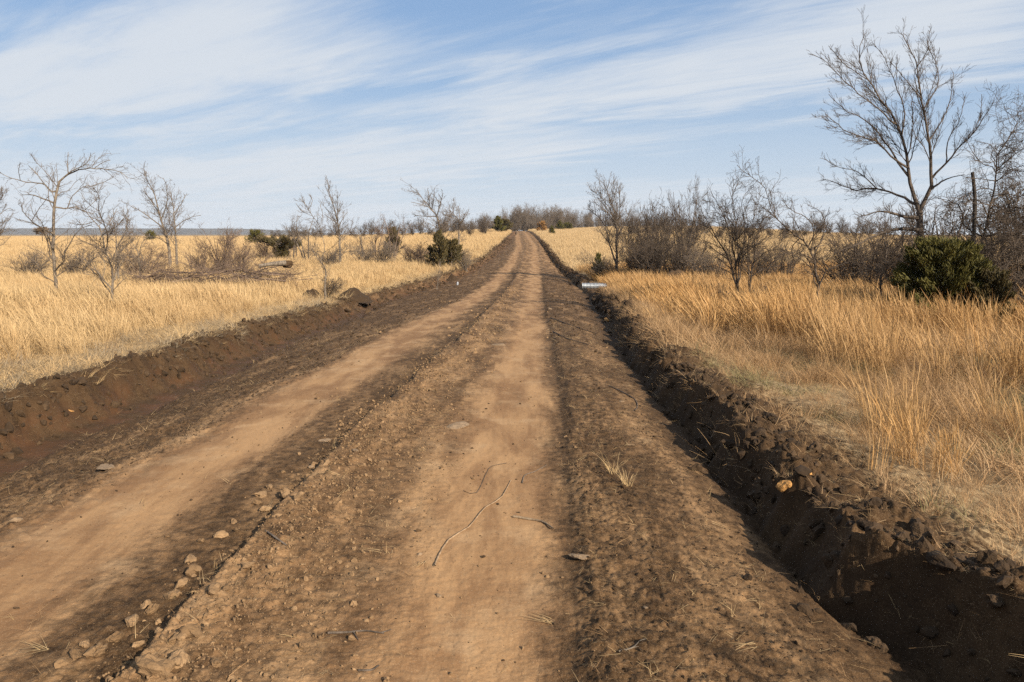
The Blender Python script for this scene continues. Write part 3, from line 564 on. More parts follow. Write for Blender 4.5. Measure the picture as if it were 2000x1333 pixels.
# ------------------------------------------------------------------ single lumps, stones, sticks
def single(name, me, px, py, size, label, cat, group=None, zs=1., sink=.25, rz=None, g=np.random.default_rng(3)):
    x, y = hit(px, py, 0); zrel = 0
    for _ in range(3):
        zrel = H1(x, y)-float(Zr(y)); x, y = hit(px, py, zrel)
    o = obj(name, me); o.location = (x, y, H1(x, y)+size*zs*(.6-sink)); o.scale = (size, size*.85, size*zs)
    o.rotation_euler = (g.normal(0, .2), g.normal(0, .2), g.random()*6.28 if rz is None else rz)
    tag(o, label, cat, group); return o
def build_singles():
    g = np.random.default_rng(8)
    big = [clod_mesh(50+i, M_CLOD_T, 3, .34) for i in range(6)]; bigd = [clod_mesh(60+i, M_CLOD_D, 3, .36) for i in range(6)]
    ng = 'dry clods beside the middle windrow'
    for (px, py, s) in [(150, 1285, .035), (195, 1278, .05), (165, 1262, .03), (225, 1250, .035), (345, 1165, .045), (360, 1150, .035), (330, 1170, .035), (300, 1195, .028), (258, 1222, .03),
                        (290, 1185, .03), (345, 1300, .05), (380, 1240, .04), (350, 1245, .045), (420, 1300, .035), (420, 1160, .04), (560, 972, .05), (510, 970, .035), (530, 955, .03), (500, 985, .03), (515, 998, .028),
                        (455, 1020, .03), (430, 1050, .03), (395, 1060, .03), (370, 1098, .035), (380, 1120, .03), (610, 912, .035), (585, 975, .04), (460, 1040, .02), (300, 1320, .06), (240, 1310, .03), (120, 1300, .022), (80, 1325, .03),
                        (270, 1270, .03), (480, 1110, .025), (640, 905, .03), (540, 1010, .028), (660, 1100, .016), (597, 1105, .015), (445, 1155, .03), (310, 1240, .022)]:
        single('soil_clod', big[g.integers(0, 6)], px+g.normal(0, 2), py, s*(.7+.6*g.random()), 'dry tan soil clod beside the windrow in the middle of the road', 'clod', ng, g=g)
    for (px, py, s) in [(1300, 785, .05), (1245, 640, .08), (1200, 600, .09), (1275, 670, .08), (1330, 700, .07), (1440, 745, .08), (1455, 760, .07), (1430, 830, .07), (1500, 830, .07), (1530, 850, .06), (1480, 890, .06), (1540, 870, .05), (1590, 890, .05),
                        (1570, 920, .04), (1650, 960, .05), (1700, 1005, .04), (1690, 1030, .045), (1760, 1060, .06), (1800, 1085, .07), (1830, 1100, .06), (1860, 1130, .05), (1570, 1050, .045), (1640, 1040, .05), (1720, 1120, .05), (1380, 745, .07), (1350, 720, .07), (1485, 985, .06), (1200, 625, .08), (1400, 800, .06), (1940, 1180, .05)]:
        single('dark_soil_clod', bigd[g.integers(0, 6)], px+g.normal(0, 3), py, s*(.7+.5*g.random()), 'dark damp soil clod on the heaped right bank', 'clod', 'dark clods on the right bank', g=g)
    def stone_mat(nm, c): return clod_material(nm, c, tuple(min(1, v*1.25) for v in c))
    om = clod_mesh(81, stone_mat('orange_sandstone', (.52, .27, .09)), 3, .10); pm = clod_mesh(82, stone_mat('pale_sandstone', (.27, .185, .115)), 3, .12)
    single('stone', om, 1532, 935, .062, 'rounded orange stone on the dark right bank', 'stone', sink=.0)
    single('stone', om, 1580, 915, .025, 'small orange stone just right of the larger orange one', 'stone', sink=.1)
    single('stone', om, 1185, 628, .09, 'small orange stone in the shadow at the near end of the right bank beyond', 'stone', sink=.1)
    for px, py, s, zs, lab in [(1230, 872, .045, .4, 'flat pale stone on the right shoulder of the road'), (1215, 785, .06, .35, 'flat pale stone by the thin root on the right shoulder'), (893, 835, .13, .22, 'broad flat stone set in the right wheel track'),
                          (975, 675, .13, .3, 'flat pale slab in the middle of the track further up the road'), (693, 882, .045, .7, 'pale stone on top of the middle windrow'), (632, 862, .07, .4, 'flat brown stone left of the middle windrow'),
                          (612, 912, .05, .45, 'brown stone at the foot of the windrow below the flat one'), (1135, 1088, .07, .4, 'pale wedge of dried earth right of the wheel track'), (205, 915, .10, .25, 'pale flat slab on the left shoulder'), (30, 1020, .05, .8, 'brown stone at the left edge of the near left track'),
                          (820, 1085, .018, .9, 'small round pebble left of the long root'), (1262, 1188, .02, .5, 'pale pebble at the right ditch rim'), (1075, 604, .09, .6, 'dark stone by the rut line far up the track'), (130, 752, .09, .35, 'orange stone on the rim of the left ditch'), (858, 1165, .02, .8, 'small dark pebble below the long root')]:
        single('stone', om if lab.startswith('orange') else pm, px, py, s*.72, lab, 'stone', zs=zs, sink=.35)
    # sticks: polylines in the picture, laid on the ground
    def stick(name, pts, r0, r1, mat, label, cat, twigs=()):
        def lay(pts, lift):
            P = []
            for px, py in pts:
                x, y = hit(px, py, 0)
                for _ in range(3): x, y = hit(px, py, H1(x, y)-float(Zr(y)))
                P.append((x, y, H1(x, y)+lift))
            return resample(np.array(P), 14)
        parts = [(lay(pts, r0*.9)[None], np.linspace(r0, r1, 14)[None])]
        for tw in twigs: parts.append((lay(tw, r0)[None], np.linspace(r1, r1*.5, 14)[None]))
        V, F = tubes(parts, 6); c = V.mean(0); o = obj(name, mesh_np(name, V-c, F, mats=[mat])); o.location = c; tag(o, label, cat)
    stick('long_root', [(849, 1107), (858, 1085), (878, 1055), (915, 1032), (930, 1015), (948, 993), (975, 978), (985, 965), (998, 940)], .0055, .003, bark_material('dry_root', (.26, .17, .10), (.42, .29, .18)), 'long thin curving root lying in the right wheel track', 'root')
    stick('bare_stick', [(640, 1240), (680, 1237), (715, 1235), (750, 1240)], .0055, .003, M_BBRN, 'dark straight stick with side twigs lying near the bottom of the track', 'stick', [[(690, 1238), (700, 1252)], [(745, 1239), (765, 1232)]])
    stick('bare_stick', [(1003, 1012), (1030, 1016), (1060, 1022), (1080, 1035)], .008, .005, bark_material('muddy_stick', (.16, .11, .07), (.32, .24, .16)), 'knobbly stick across the right edge of the wheel track', 'stick')
    stick('bent_twig', [(1020, 945), (1025, 930), (1045, 922), (1068, 910)], .004, .002, M_TWG, 'small bent twig right of the upper end of the long root', 'twig')
    stick('bent_twig', [(905, 960), (930, 965), (950, 925), (960, 912), (990, 906)], .003, .002, M_TWB, 'thin crooked twig left of the upper end of the long root', 'twig')
    stick('bent_twig', [(1208, 1275), (1235, 1268), (1250, 1256), (1262, 1250)], .004, .002, M_BGREY, 'pale forked twig on the dark right shoulder near the bottom', 'twig', [[(1235, 1268), (1248, 1263)]])
    stick('thin_strand', [(1190, 755), (1215, 768), (1240, 782), (1245, 795), (1240, 803)], .008, .005, M_BBRN, 'dark hooked root beside the flat stone on the right shoulder', 'root')
    stick('thin_strand', [(1075, 622), (1100, 630), (1140, 645), (1165, 653)], .012, .007, M_BBRN, 'dark thin strand across the right shoulder far up the road', 'root')  # dark tapering tube laid across the shoulder
    stick('thin_strand', [(1080, 650), (1110, 663), (1150, 675)], .011, .006, M_BBRN, 'second dark thin strand just below the upper one on the right shoulder', 'root')  # another dark tube, a little nearer
    stick('bare_stick', [(505, 1030), (530, 1050), (560, 1068)][::-1], .0055, .004, M_TWG, 'straw coloured stick lying across the windrow', 'stick')
    stick('bare_stick', [(700, 1312), (725, 1312), (740, 1303)], .005, .003, M_BBRN, 'short dark twig at the bottom edge of the track', 'stick')
    # pale broken tufts lying on the road
    for px, py, s, lab in [(1073, 1216, .12, 'pale tuft of straw lying on the road left of the dark shoulder'), (1468, 1262, .12, 'bright straw tuft on the shoulder near the right ditch'), (826, 1100, .10, 'little straw sprig at the lower end of the long root'), (85, 1270, .11, 'pale straw tuft in the near left wheel track'),
                          (1197, 925, .20, 'clump of pale dead grass standing on the right shoulder'), (1225, 950, .16, 'smaller dead grass sprig right of the standing pale clump'), (410, 700, .5, 'hank of pale straw hanging over the left ditch bank')]:
        x, y = hit(px, py, 0)
        for _ in range(3): x, y = hit(px, py, H1(x, y)-float(Zr(y)))
        fl = .2 if 'standing' in lab or 'smaller' in lab else (.75 if 'hank' in lab else 1.1)
        me = tuft(int(px), n=26 if fl < 1 else 11, h=s*(1 if fl < 1 else .55), spread=s*.22, width=.0045 if fl < 1 else .006, lean=.1 if fl < 1 else 0, curl=.5, mat=M_GL, segs=4, flat=fl, fan=None if fl < 1 else .3)
        o = obj('straw_tuft', me); o.location = (x, y, H1(x, y)+.004); o.rotation_euler = (0, 0, g.random()*6); tag(o, lab, 'straw tuft')

# ------------------------------------------------------------------ branches
def resample(P, k):
    P = np.asarray(P, float); 
    # Catmull-Rom then even arc length
    Q = np.vstack([2*P[0]-P[1], P, 2*P[-1]-P[-2]]); out = []
    for i in range(1, len(Q)-2):
        t = np.linspace(0, 1, 8, endpoint=False)[:, None]; a, b, c, d = Q[i-1], Q[i], Q[i+1], Q[i+2]
        out.append(.5*((2*b)+(-a+c)*t+(2*a-5*b+4*c-d)*t*t+(-a+3*b-3*c+d)*t**3))
    out = np.vstack(out+[P[-1:]]); s = np.r_[0, np.cumsum(np.linalg.norm(np.diff(out, axis=0), axis=1))]
    u = np.linspace(0, s[-1], k); return np.stack([np.interp(u, s, out[:, i]) for i in range(3)], 1)
def tubes(groups, sides):
    VV = []; FF = []; off = 0
    for P, R in groups:
        m, k, _ = P.shape
        T = np.gradient(P, axis=1); T /= np.linalg.norm(T, axis=2, keepdims=True)+1e-9
        mean = P[:, -1]-P[:, 0]; ref = np.cross(mean, np.array([.31, .47, .83])); ref /= np.linalg.norm(ref, axis=1, keepdims=True)+1e-9
        ref = np.repeat(ref[:, None], k, 1); U = ref-T*(ref*T).sum(2, keepdims=True); U /= np.linalg.norm(U, axis=2, keepdims=True)+1e-9
        W = np.cross(T, U); a = np.arange(sides)*2*np.pi/sides
        V = P[:, :, None]+R[:, :, None, None]*(U[:, :, None]*np.cos(a)[None, None, :, None]+W[:, :, None]*np.sin(a)[None, None, :, None])
        VV.append(V.reshape(-1, 3))
        b = (np.arange(m)*k*sides)[:, None, None]+(np.arange(k-1)*sides)[None, :, None]; s = np.arange(sides)[None, None, :]; s2 = (s+1) % sides
        F = np.stack([b+s, b+s2, b+sides+s2, b+sides+s], -1).reshape(-1, 4)+off; FF.append(F); off += m*k*sides
    return np.vstack(VV), np.vstack(FF)
def kids(P, R, dens, ratio, ang, up, wander, K, g, tmin=.2, wind=(0, 0, 0), maxlen=9., rmin=.003, minlen=.08, cap=None):
    seg = np.linalg.norm(np.diff(P, axis=1), axis=2); ln = seg.sum(1); m, k, _ = P.shape
    cnt = g.poisson(np.clip(dens*ln, .3, 60)); idx = np.repeat(np.arange(m), cnt); n = len(idx)
    if n == 0: return None
    t = tmin+(1-tmin)*g.random(n); f = t*(k-1); i0 = np.minimum(f.astype(int), k-2); fr = (f-i0)[:, None]
    A, B = P[idx, i0], P[idx, i0+1]; pos = A+(B-A)*fr; tan = (B-A)/(np.linalg.norm(B-A, axis=1, keepdims=True)+1e-9)
    r = R[idx, i0]*(1-fr[:, 0])+R[idx, i0+1]*fr[:, 0]
    q = g.normal(size=(n, 3)); q -= tan*(q*tan).sum(1, keepdims=True); q /= np.linalg.norm(q, axis=1, keepdims=True)+1e-9
    an = ang*(.6+.8*g.random(n))[:, None]
    d = tan*np.cos(an)+q*np.sin(an)
    L = np.clip(ln[idx]*ratio*(1.1-.65*t)*(.45+.9*g.random(n)), minlen, maxlen)
    out = np.zeros((n, K, 3)); out[:, 0] = pos; st = (L/(K-1))[:, None]; w = np.array(wind)
    for s in range(1, K):
        out[:, s] = out[:, s-1]+d*st
        d = d+wander*g.normal(size=(n, 3))+np.array([0, 0, up])+w; d /= np.linalg.norm(d, axis=1, keepdims=True)
    r0 = np.minimum(r*.75, np.maximum(L*.0105, rmin*1.1)); rr = r0[:, None]*np.linspace(1, .35, K)[None]; rr = np.maximum(rr, rmin*.6)
    return out, rr
def tree(name, limbs, Y, trunk_r, label, cat='tree', group=None, mt=M_BGREY, mc=M_TWG, seed=0, dens=(3., 5., 6.), ratio=(.42, .5, .5), up=.08, wander=.18, wind=(0, 0, 0), depth=.35, rmin=.004, ang=.75, to_px=None):
    dens = (dens[0]*2.0, dens[1]*2.1, dens[2]*1.7)
    """limbs: list of pixel polylines (first is the trunk); each gets its own swing in depth"""
    g = np.random.default_rng(1000+seed); P3 = []; RR = []
    px0 = to_px(limbs[0][0]) if to_px else limbs[0][0]
    b0 = at_dist(px0[0], px0[1], Y); gz = H1(b0[0], Y); swings = []
    first = None
    for li, lm in enumerate(limbs):
        pts = [to_px(p) if to_px else p for p in lm]; pts = np.array(pts, float)
        # start on an earlier limb if near, inheriting its depth and radius
        best = None
        if li:
            for lj, (Q2, Q3, Rq) in enumerate(first):
                dd = np.hypot(Q2[:, 0]-pts[0, 0], Q2[:, 1]-pts[0, 1]); i = dd.argmin()
                if best is None or dd[i] < best[0]: best = (dd[i], lj, i)
        y0, r0 = Y, trunk_r
        if best is not None and best[0] < 14: y0 = first[best[1]][1][best[2], 1]; r0 = first[best[1]][2][best[2]]*.8
        elif li: y0 = Y+g.normal(0, .1); r0 = trunk_r*(.8 if pts[0, 1] > limbs_base(limbs, to_px)-25 else .25)
        L = np.r_[0, np.cumsum(np.hypot(*np.diff(pts, axis=0).T))]; lenm = L[-1]/FPX*Y
        sl = g.normal(0, depth) if li else 0
        ys = y0+sl*(L/FPX*Y)+.10*lenm*np.sin(L/L[-1]*3+g.random()*6)*depth*2*(L/L[-1])
        q3 = np.array([at_dist(p[0], p[1], yy) for p, yy in zip(pts, ys)])
        if best is not None and best[0] < 14: q3[0] = first[best[1]][1][best[2]]
        if li == 0 or best is None or best[0] >= 14:
            if li == 0 or pts[0, 1] > limbs_base(limbs, to_px)-12: q3 = np.vstack([[q3[0, 0], q3[0, 1], min(gz-.05, q3[0, 2]-.05)], q3])
        K = 14; q = resample(q3, K)
        q[1:-1] += g.normal(0, .012*lenm/3, (K-2, 3))
        joined = any(np.hypot((to_px(l2[0]) if to_px else l2[0])[0]-pts[-1, 0], (to_px(l2[0]) if to_px else l2[0])[1]-pts[-1, 1]) < 4 for l2 in limbs[li+1:])
        tip = max(rmin*1.3, r0*(.62 if joined else .10)); pw = .8 if joined else .6; R = r0*(1-np.linspace(0, 1, K)**pw)+tip*np.linspace(0, 1, K)**pw
        P3.append(q); RR.append(R)
        # project back for joining
        q_, R_old = q, R; f_ = np.linspace(0, K-1, 120); i_ = np.minimum(f_.astype(int), K-2); w_ = (f_-i_)[:, None]; q = q_[i_]*(1-w_)+q_[i_+1]*w_; Rd = R[i_]*(1-w_[:, 0])+R[i_+1]*w_[:, 0]
        t = q[:, 1]; dz = q[:, 2]-CAM_H; fwd = q[:, 1]*cp_-dz*sp_; upc = q[:, 1]*sp_+dz*cp_
        pr = np.stack([1000+FPX*q[:, 0]/fwd, 666.5-FPX*upc/fwd], 1)
        first = (first or [])+[(pr, q, Rd)]
    P = np.array(P3); R = np.array(RR)
    root = np.array([P[0, 0, 0], P[0, 0, 1], gz])
    grp = []; lv = (P, R); K = (8, 6, 4)
    for l in range(len(dens)):
        nx = kids(lv[0], lv[1], dens[l], ratio[l], ang, up, wander, K[min(l, 2)], g, tmin=.25 if l == 0 else .12, wind=wind, rmin=rmin)
        if nx is None: break
        grp.append(nx); lv = nx
    e = empty(name, root); tag(e, label, cat, group)
    V, F = tubes([(P, R)], 8 if trunk_r > .04 else 6); obj('trunk', mesh_np('trunk', V-root, F, mats=[mt]), e)
    V1, F1 = tubes(grp[:1], 4); V2, F2 = tubes(grp[1:], 3); 
    V = np.vstack([V1, V2]); F = np.vstack([F1, F2+len(V1)]); obj('crown', mesh_np('crown', V-root, F, mats=[mc]), e)
    return e
def limbs_base(limbs, to_px): return max((to_px(p) if to_px else p)[1] for l in limbs for p in l)
def crop(x0, y0, s): return lambda p: (x0+p[0]*s, y0+p[1]*s)
C1, C2, C4, C5 = crop(0, 250, .2626), crop(450, 330, .25), crop(1120, 320, .26), crop(1560, 40, .45)
build_singles()

def build_trees():
    T = tree
    T('bare_tree', [[(415, 1185), (398, 1000), (395, 800), (400, 600), (425, 480), (440, 400)], [(440, 400), (500, 350), (600, 310), (700, 300), (800, 310), (900, 330), (950, 380)], [(440, 400), (520, 330), (600, 290), (655, 250), (675, 185)],
       [(430, 480), (380, 470), (330, 420), (250, 410), (150, 395), (60, 365), (-10, 325)], [(330, 420), (270, 340), (210, 280)], [(150, 395), (138, 320), (150, 260)], [(405, 590), (480, 600), (560, 590), (620, 620), (700, 640)],
       [(500, 600), (540, 500), (620, 440), (700, 430), (780, 400), (840, 370)], [(395, 790), (300, 740), (230, 690), (170, 620), (155, 570)], [(300, 740), (210, 700), (110, 675)], [(400, 560), (330, 530), (240, 500), (150, 500)],
       [(510, 350), (503, 260), (507, 180)], [(240, 690), (290, 600), (360, 510)], [(700, 300), (760, 260), (820, 240)], [(395, 900), (350, 800), (310, 770)], [(620, 620), (690, 560), (740, 500)]], 17.5, .042,
      'tallest pale bare tree at the far left with a slim trunk and long sideways limbs', seed=1, to_px=C1, dens=(4.6, 4.8, 2.8), ratio=(.46, .45, .5), up=.05, wander=.26, wind=(.04, 0, 0), rmin=.0038)
    T('bare_tree', [[(835, 1235), (842, 1080), (790, 930), (760, 780), (700, 700), (640, 620), (560, 600)], [(830, 1200), (760, 1120), (720, 1060), (650, 1000), (610, 960)], [(850, 1150), (880, 1050), (925, 960)], [(790, 930), (800, 800), (770, 700), (730, 600), (738, 520), (700, 450)],
       [(700, 700), (600, 720), (500, 700)], [(760, 780), (830, 680), (870, 600)], [(765, 800), (880, 720), (940, 640)], [(760, 1120), (780, 1020), (740, 930)], [(730, 620), (650, 560), (600, 480)]], 16.5, .046,
      'crooked bare tree forking near the ground, second from the left', seed=2, to_px=C1, dens=(6., 6., 4.), ratio=(.36, .42, .5), up=.10, wander=.25, rmin=.0038)
    T('bare_tree', [[(1255, 900), (1215, 740), (1190, 640), (1150, 500), (1100, 400), (1070, 330)], [(1310, 890), (1300, 740), (1290, 600), (1262, 470)], [(1215, 740), (1130, 680), (1050, 620), (970, 580)], [(1200, 680), (1240, 560), (1238, 430), (1210, 370)],
       [(1300, 740), (1370, 690), (1440, 660), (1495, 650)], [(1295, 640), (1350, 560), (1388, 490)], [(1190, 640), (1120, 540), (1060, 460)]], 52, .15,
      'pale two-trunked bare tree standing alone behind the brush pile', seed=3, to_px=C1, dens=(2.4, 3.0, 2.2), ratio=(.32, .42, .5), up=.10, rmin=.010)
    # dense scrub behind the second tree
    T('bare_shrub', [[(870, 960), (865, 860), (850, 760), (800, 680)], [(870, 900), (920, 800), (950, 690), (940, 560)], [(865, 860), (800, 800), (760, 760)], [(870, 900), (850, 700), (840, 600)], [(880, 930), (960, 860), (1010, 800)], [(1030, 950), (990, 870), (950, 800)], [(1030, 950), (1060, 850), (1120, 800)]], 34, .07,
      'grey tangled scrub tree just behind the forked tree on the left', 'tree', seed=4, to_px=C1, dens=(4., 4., 3.), ratio=(.4, .45, .5), up=.1, wander=.25, rmin=.007)
    T('bare_tree', [[(-60, 800), (-70, 600), (-40, 520)], [(-60, 700), (0, 640), (60, 600), (95, 610)], [(-50, 600), (10, 520), (20, 480)], [(-60, 720), (20, 700), (60, 690)]], 40, .09,
      'bare tree cut off by the left edge of the picture', seed=5, to_px=C1, dens=(3., 3.5, 3.), up=.08, rmin=.008)
    T('bare_tree', [[(738, 890), (745, 790), (685, 700), (640, 640), (620, 600)], [(715, 715), (735, 650), (725, 560), (700, 460), (640, 370), (600, 300), (540, 230)], [(735, 650), (800, 610), (855, 550)], [(700, 460), (720, 360), (700, 280)], [(640, 370), (560, 330), (510, 270)], [(610, 320), (640, 250), (620, 210)]], 27, .055,
      'thin leaning bare tree left of the dirt mound in the left field', seed=6, to_px=C2, dens=(3.6, 4.2, 3.), up=.08, wander=.16, rmin=.006, ratio=(.32, .45, .5))
    T('bare_tree', [[(855, 650), (850, 540), (842, 420), (810, 300), (780, 230), (770, 130)], [(842, 420), (835, 300), (840, 180)], [(845, 450), (890, 370), (915, 340)], [(840, 430), (780, 390), (740, 360)], [(850, 560), (900, 480), (920, 430)]], 60, .13,
      'tall slender bare tree with upright limbs right of the leaning tree', seed=7, to_px=C2, dens=(2.2, 3.0, 2.2), up=.16, rmin=.011, ratio=(.34, .45, .5))
    T('bare_tree', [[(1640, 640), (1625, 400), (1575, 315), (1500, 230), (1440, 160)], [(1610, 370), (1640, 270), (1662, 190)], [(1600, 350), (1530, 290), (1410, 260)], [(1610, 375), (1500, 370), (1420, 355)], [(1550, 290), (1550, 220), (1540, 160)], [(1640, 270), (1600, 220), (1590, 170)]], 62, .17,
      'windswept bare tree leaning left out of the cedar by the left roadside', seed=8, to_px=C2, dens=(3., 3., 2.2), up=.06, wind=(-.03, 0, .02), rmin=.012, ratio=(.34, .42, .5))
    T('bare_tree', [[(1780, 630), (1785, 420), (1740, 350), (1700, 310)], [(1785, 430), (1840, 370), (1860, 320)], [(1785, 420), (1790, 340), (1780, 290)], [(1770, 400), (1700, 370), (1660, 350)]], 75, .17,
      'rounded bare tree right of the windswept one beside the left roadside', seed=9, to_px=C2, dens=(3.2, 3.2, 2.2), up=.06, rmin=.013, ratio=(.42, .45, .5))
    # right side
    T('bare_tree', [[(322, 770), (325, 600), (320, 450), (300, 330), (260, 220), (225, 140)], [(322, 520), (348, 350), (342, 230), (330, 150)], [(278, 765), (270, 600), (240, 480), (190, 400), (110, 340)], [(320, 480), (280, 350), (200, 250), (125, 190)], [(328, 560), (390, 440), (435, 320)], [(270, 600), (210, 520), (160, 440)], [(310, 400), (220, 300), (200, 200)]], 48, .12,
      'upright many-limbed bare tree beside the far right bank beyond the pipe', mt=M_BBRN, mc=M_TWG, seed=10, to_px=C4, dens=(3.4, 3.6, 2.2), up=.18, rmin=.009, ratio=(.34, .45, .5))
    T('bare_shrub', [[(1230, 975), (1180, 750), (1100, 600), (1000, 420), (955, 310)], [(1235, 975), (1210, 700), (1160, 480), (1090, 300), (1035, 220)], [(1250, 975), (1240, 700), (1220, 450), (1190, 280), (1205, 110)], [(1262, 970), (1280, 650), (1280, 420), (1260, 280), (1325, 190)],
       [(1322, 960), (1350, 750), (1380, 560), (1420, 420), (1485, 380)], [(1300, 960), (1310, 700), (1330, 500), (1370, 350), (1405, 240)], [(1340, 850), (1430, 790), (1540, 770)], [(1350, 750), (1450, 660), (1570, 640)], [(1200, 800), (1100, 720), (1020, 690)], [(1170, 720), (1050, 640), (960, 560)], [(1220, 500), (1150, 380), (1140, 250)], [(1330, 600), (1420, 600), (1500, 520)]], 23, .050,
      'large many-stemmed bare shrub in the orange grass right of the pipe', 'shrub', mt=M_BBRN, mc=M_TWB, seed=11, to_px=C4, dens=(3.6, 4.4, 3.6), up=.09, wander=.2, rmin=.0048, ratio=(.38, .45, .5))
    T('bare_tree', [[(1830, 1090), (1836, 930), (1815, 780), (1780, 640), (1700, 560), (1610, 490), (1500, 390), (1400, 310)], [(1640, 520), (1540, 420), (1480, 330), (1440, 180), (1380, 130), (1280, 60), (1230, 10)], [(1790, 660), (1805, 500), (1740, 400), (1640, 350), (1560, 270)], [(1800, 700), (1870, 560), (1890, 430), (1830, 340), (1760, 310)],
       [(1842, 930), (1900, 810), (1980, 770), (2070, 740)], [(1780, 640), (1850, 620), (1950, 600)], [(1700, 560), (1640, 640), (1665, 760)], [(1740, 600), (1690, 480), (1650, 400)], [(1800, 720), (1720, 680), (1620, 640)], [(1830, 600), (1880, 520), (1920, 440)]], 16.5, .048,
      'small windswept bare tree with one thin trunk and arching limbs reaching left', mt=M_BBRN, mc=M_TWB, seed=12, to_px=C4, dens=(5., 5.5, 4.), up=.05, wander=.25, rmin=.0038, ratio=(.34, .42, .5), wind=(-.02, 0, 0))
    T('bare_tree', [[(355, 1200), (360, 1100), (380, 1020), (370, 950), (330, 880)], [(370, 1080), (300, 1040), (250, 1010), (190, 990)], [(380, 1020), (440, 960), (470, 880)], [(375, 960), (400, 880), (390, 800)], [(360, 1110), (420, 1050), (480, 1020)], [(340, 900), (280, 860), (240, 840)]], 21, .045,
      'low dark bare tree behind and left of the green cedar', mt=M_BBRN, mc=M_TWB, seed=13, to_px=C5, dens=(6., 6., 4.), up=.02, wander=.25, rmin=.0045, ratio=(.42, .45, .5))
    T('big_bare_tree', [[(540, 1240), (535, 1100), (530, 940), (525, 830)], [(525, 830), (495, 720), (465, 600), (430, 460), (380, 370), (300, 260), (265, 190), (262, 110), (290, 55)], [(525, 830), (570, 740), (580, 680), (570, 560), (558, 480), (535, 340), (520, 240), (500, 150), (450, 60)],
       [(580, 690), (640, 620), (700, 550), (760, 490), (820, 400), (852, 335)], [(470, 640), (400, 590), (330, 520), (250, 500), (180, 460), (115, 405)], [(520, 800), (430, 760), (340, 730), (240, 735), (160, 705), (100, 690)], [(430, 450), (350, 390), (260, 320), (190, 250), (120, 180), (50, 145)],
       [(545, 390), (600, 290), (602, 200), (560, 110), (570, 45)], [(525, 910), (430, 905), (340, 930), (260, 970), (180, 1000)], [(565, 520), (640, 400), (665, 300), (672, 225)], [(480, 680), (400, 570), (340, 480), (270, 420), (200, 390), (130, 320)], [(445, 500), (460, 400), (420, 280), (370, 160), (330, 110)],
       [(640, 620), (650, 520), (700, 430), (720, 330)], [(760, 490), (790, 400), (795, 320)], [(300, 260), (200, 190), (130, 110)], [(535, 340), (450, 240), (400, 180)], [(340, 730), (260, 660), (180, 640), (110, 600)], [(525, 860), (450, 850), (360, 830), (270, 850)], [(570, 740), (640, 690), (720, 670)]], 19, .115,
      'tallest bare tree rising behind the green cedar at the right', mt=M_BBRN, mc=M_TWB, seed=14, to_px=C5, dens=(6.0, 5.2, 3.4), up=.07, wander=.15, rmin=.0042, ratio=(.24, .42, .5), wind=(-.02, 0, 0), ang=.5)
    T('gnarled_tree', [[(840, 1200), (810, 1050), (800, 950), (830, 830), (855, 700), (865, 580), (925, 490), (952, 430), (908, 398)], [(925, 490), (985, 425)], [(865, 580), (830, 540), (775, 525)], [(870, 600), (930, 570), (985, 555)], [(820, 850), (780, 780), (700, 800), (620, 780)], [(810, 920), (740, 860), (660, 880), (600, 840)], [(840, 800), (900, 740), (980, 700)],
       [(830, 830), (900, 860), (980, 860), (1050, 900)], [(820, 1000), (900, 950), (1000, 960)], [(855, 700), (800, 690), (720, 680)], [(815, 1080), (900, 1050), (990, 1080)], [(900, 740), (940, 800), (960, 880), (950, 960)], [(830, 1100), (880, 1150), (960, 1180)]], 18, .055,
      'gnarled vine-tangled bare tree at the right edge of the picture', mt=M_BBRN, mc=M_TWB, seed=15, to_px=C5, dens=(7.5, 7., 3.5), up=-.03, wander=.42, rmin=.004, ratio=(.40, .45, .5), ang=1.0)
    T('bare_shrub', [[(1000, 1330), (960, 1150), (940, 980), (900, 860)], [(990, 1300), (900, 1150), (850, 1010), (870, 900)], [(1000, 1300), (1040, 1100), (1010, 900)], [(960, 1150), (900, 1180), (840, 1130)], [(940, 980), (990, 880), (960, 800)]], 16.5, .03,
      'tangled grey brush between the gnarled tree and the cedar', 'shrub', mt=M_TWB, mc=M_TWB, seed=16, to_px=C5, dens=(8., 7., 3.), up=-.02, wander=.4, rmin=.004, ratio=(.42, .45, .5), ang=1.0)
    # dead snag
    b = at_dist(*C5((762, 900)), 17.6); t = at_dist(*C5((759, 655)), 17.6); gz = H1(b[0], 17.6)
    M_SNAG = bark_material('blackened_wood', (.02, .016, .013), (.07, .055, .045)); P = resample([(b[0]+.05, 17.6, gz-.1), (b[0]+.03, 17.6, (gz+b[2])/2), b, (b+t)/2+np.array([.05, .04, 0]), t+np.array([-.02, 0, -.02])], 14)[None]; V, F = tubes([(P, (np.linspace(.060, .034, 14)*(1+.08*np.sin(np.arange(14)*2.1)))[None])], 9)
    o = obj('dead_snag', mesh_np('dead_snag', V-[b[0], 17.6, gz], F, mats=[M_SNAG])); o.location = (b[0], 17.6, gz); tag(o, 'broken dark dead trunk standing upright in front of the gnarled tree', 'dead trunk')

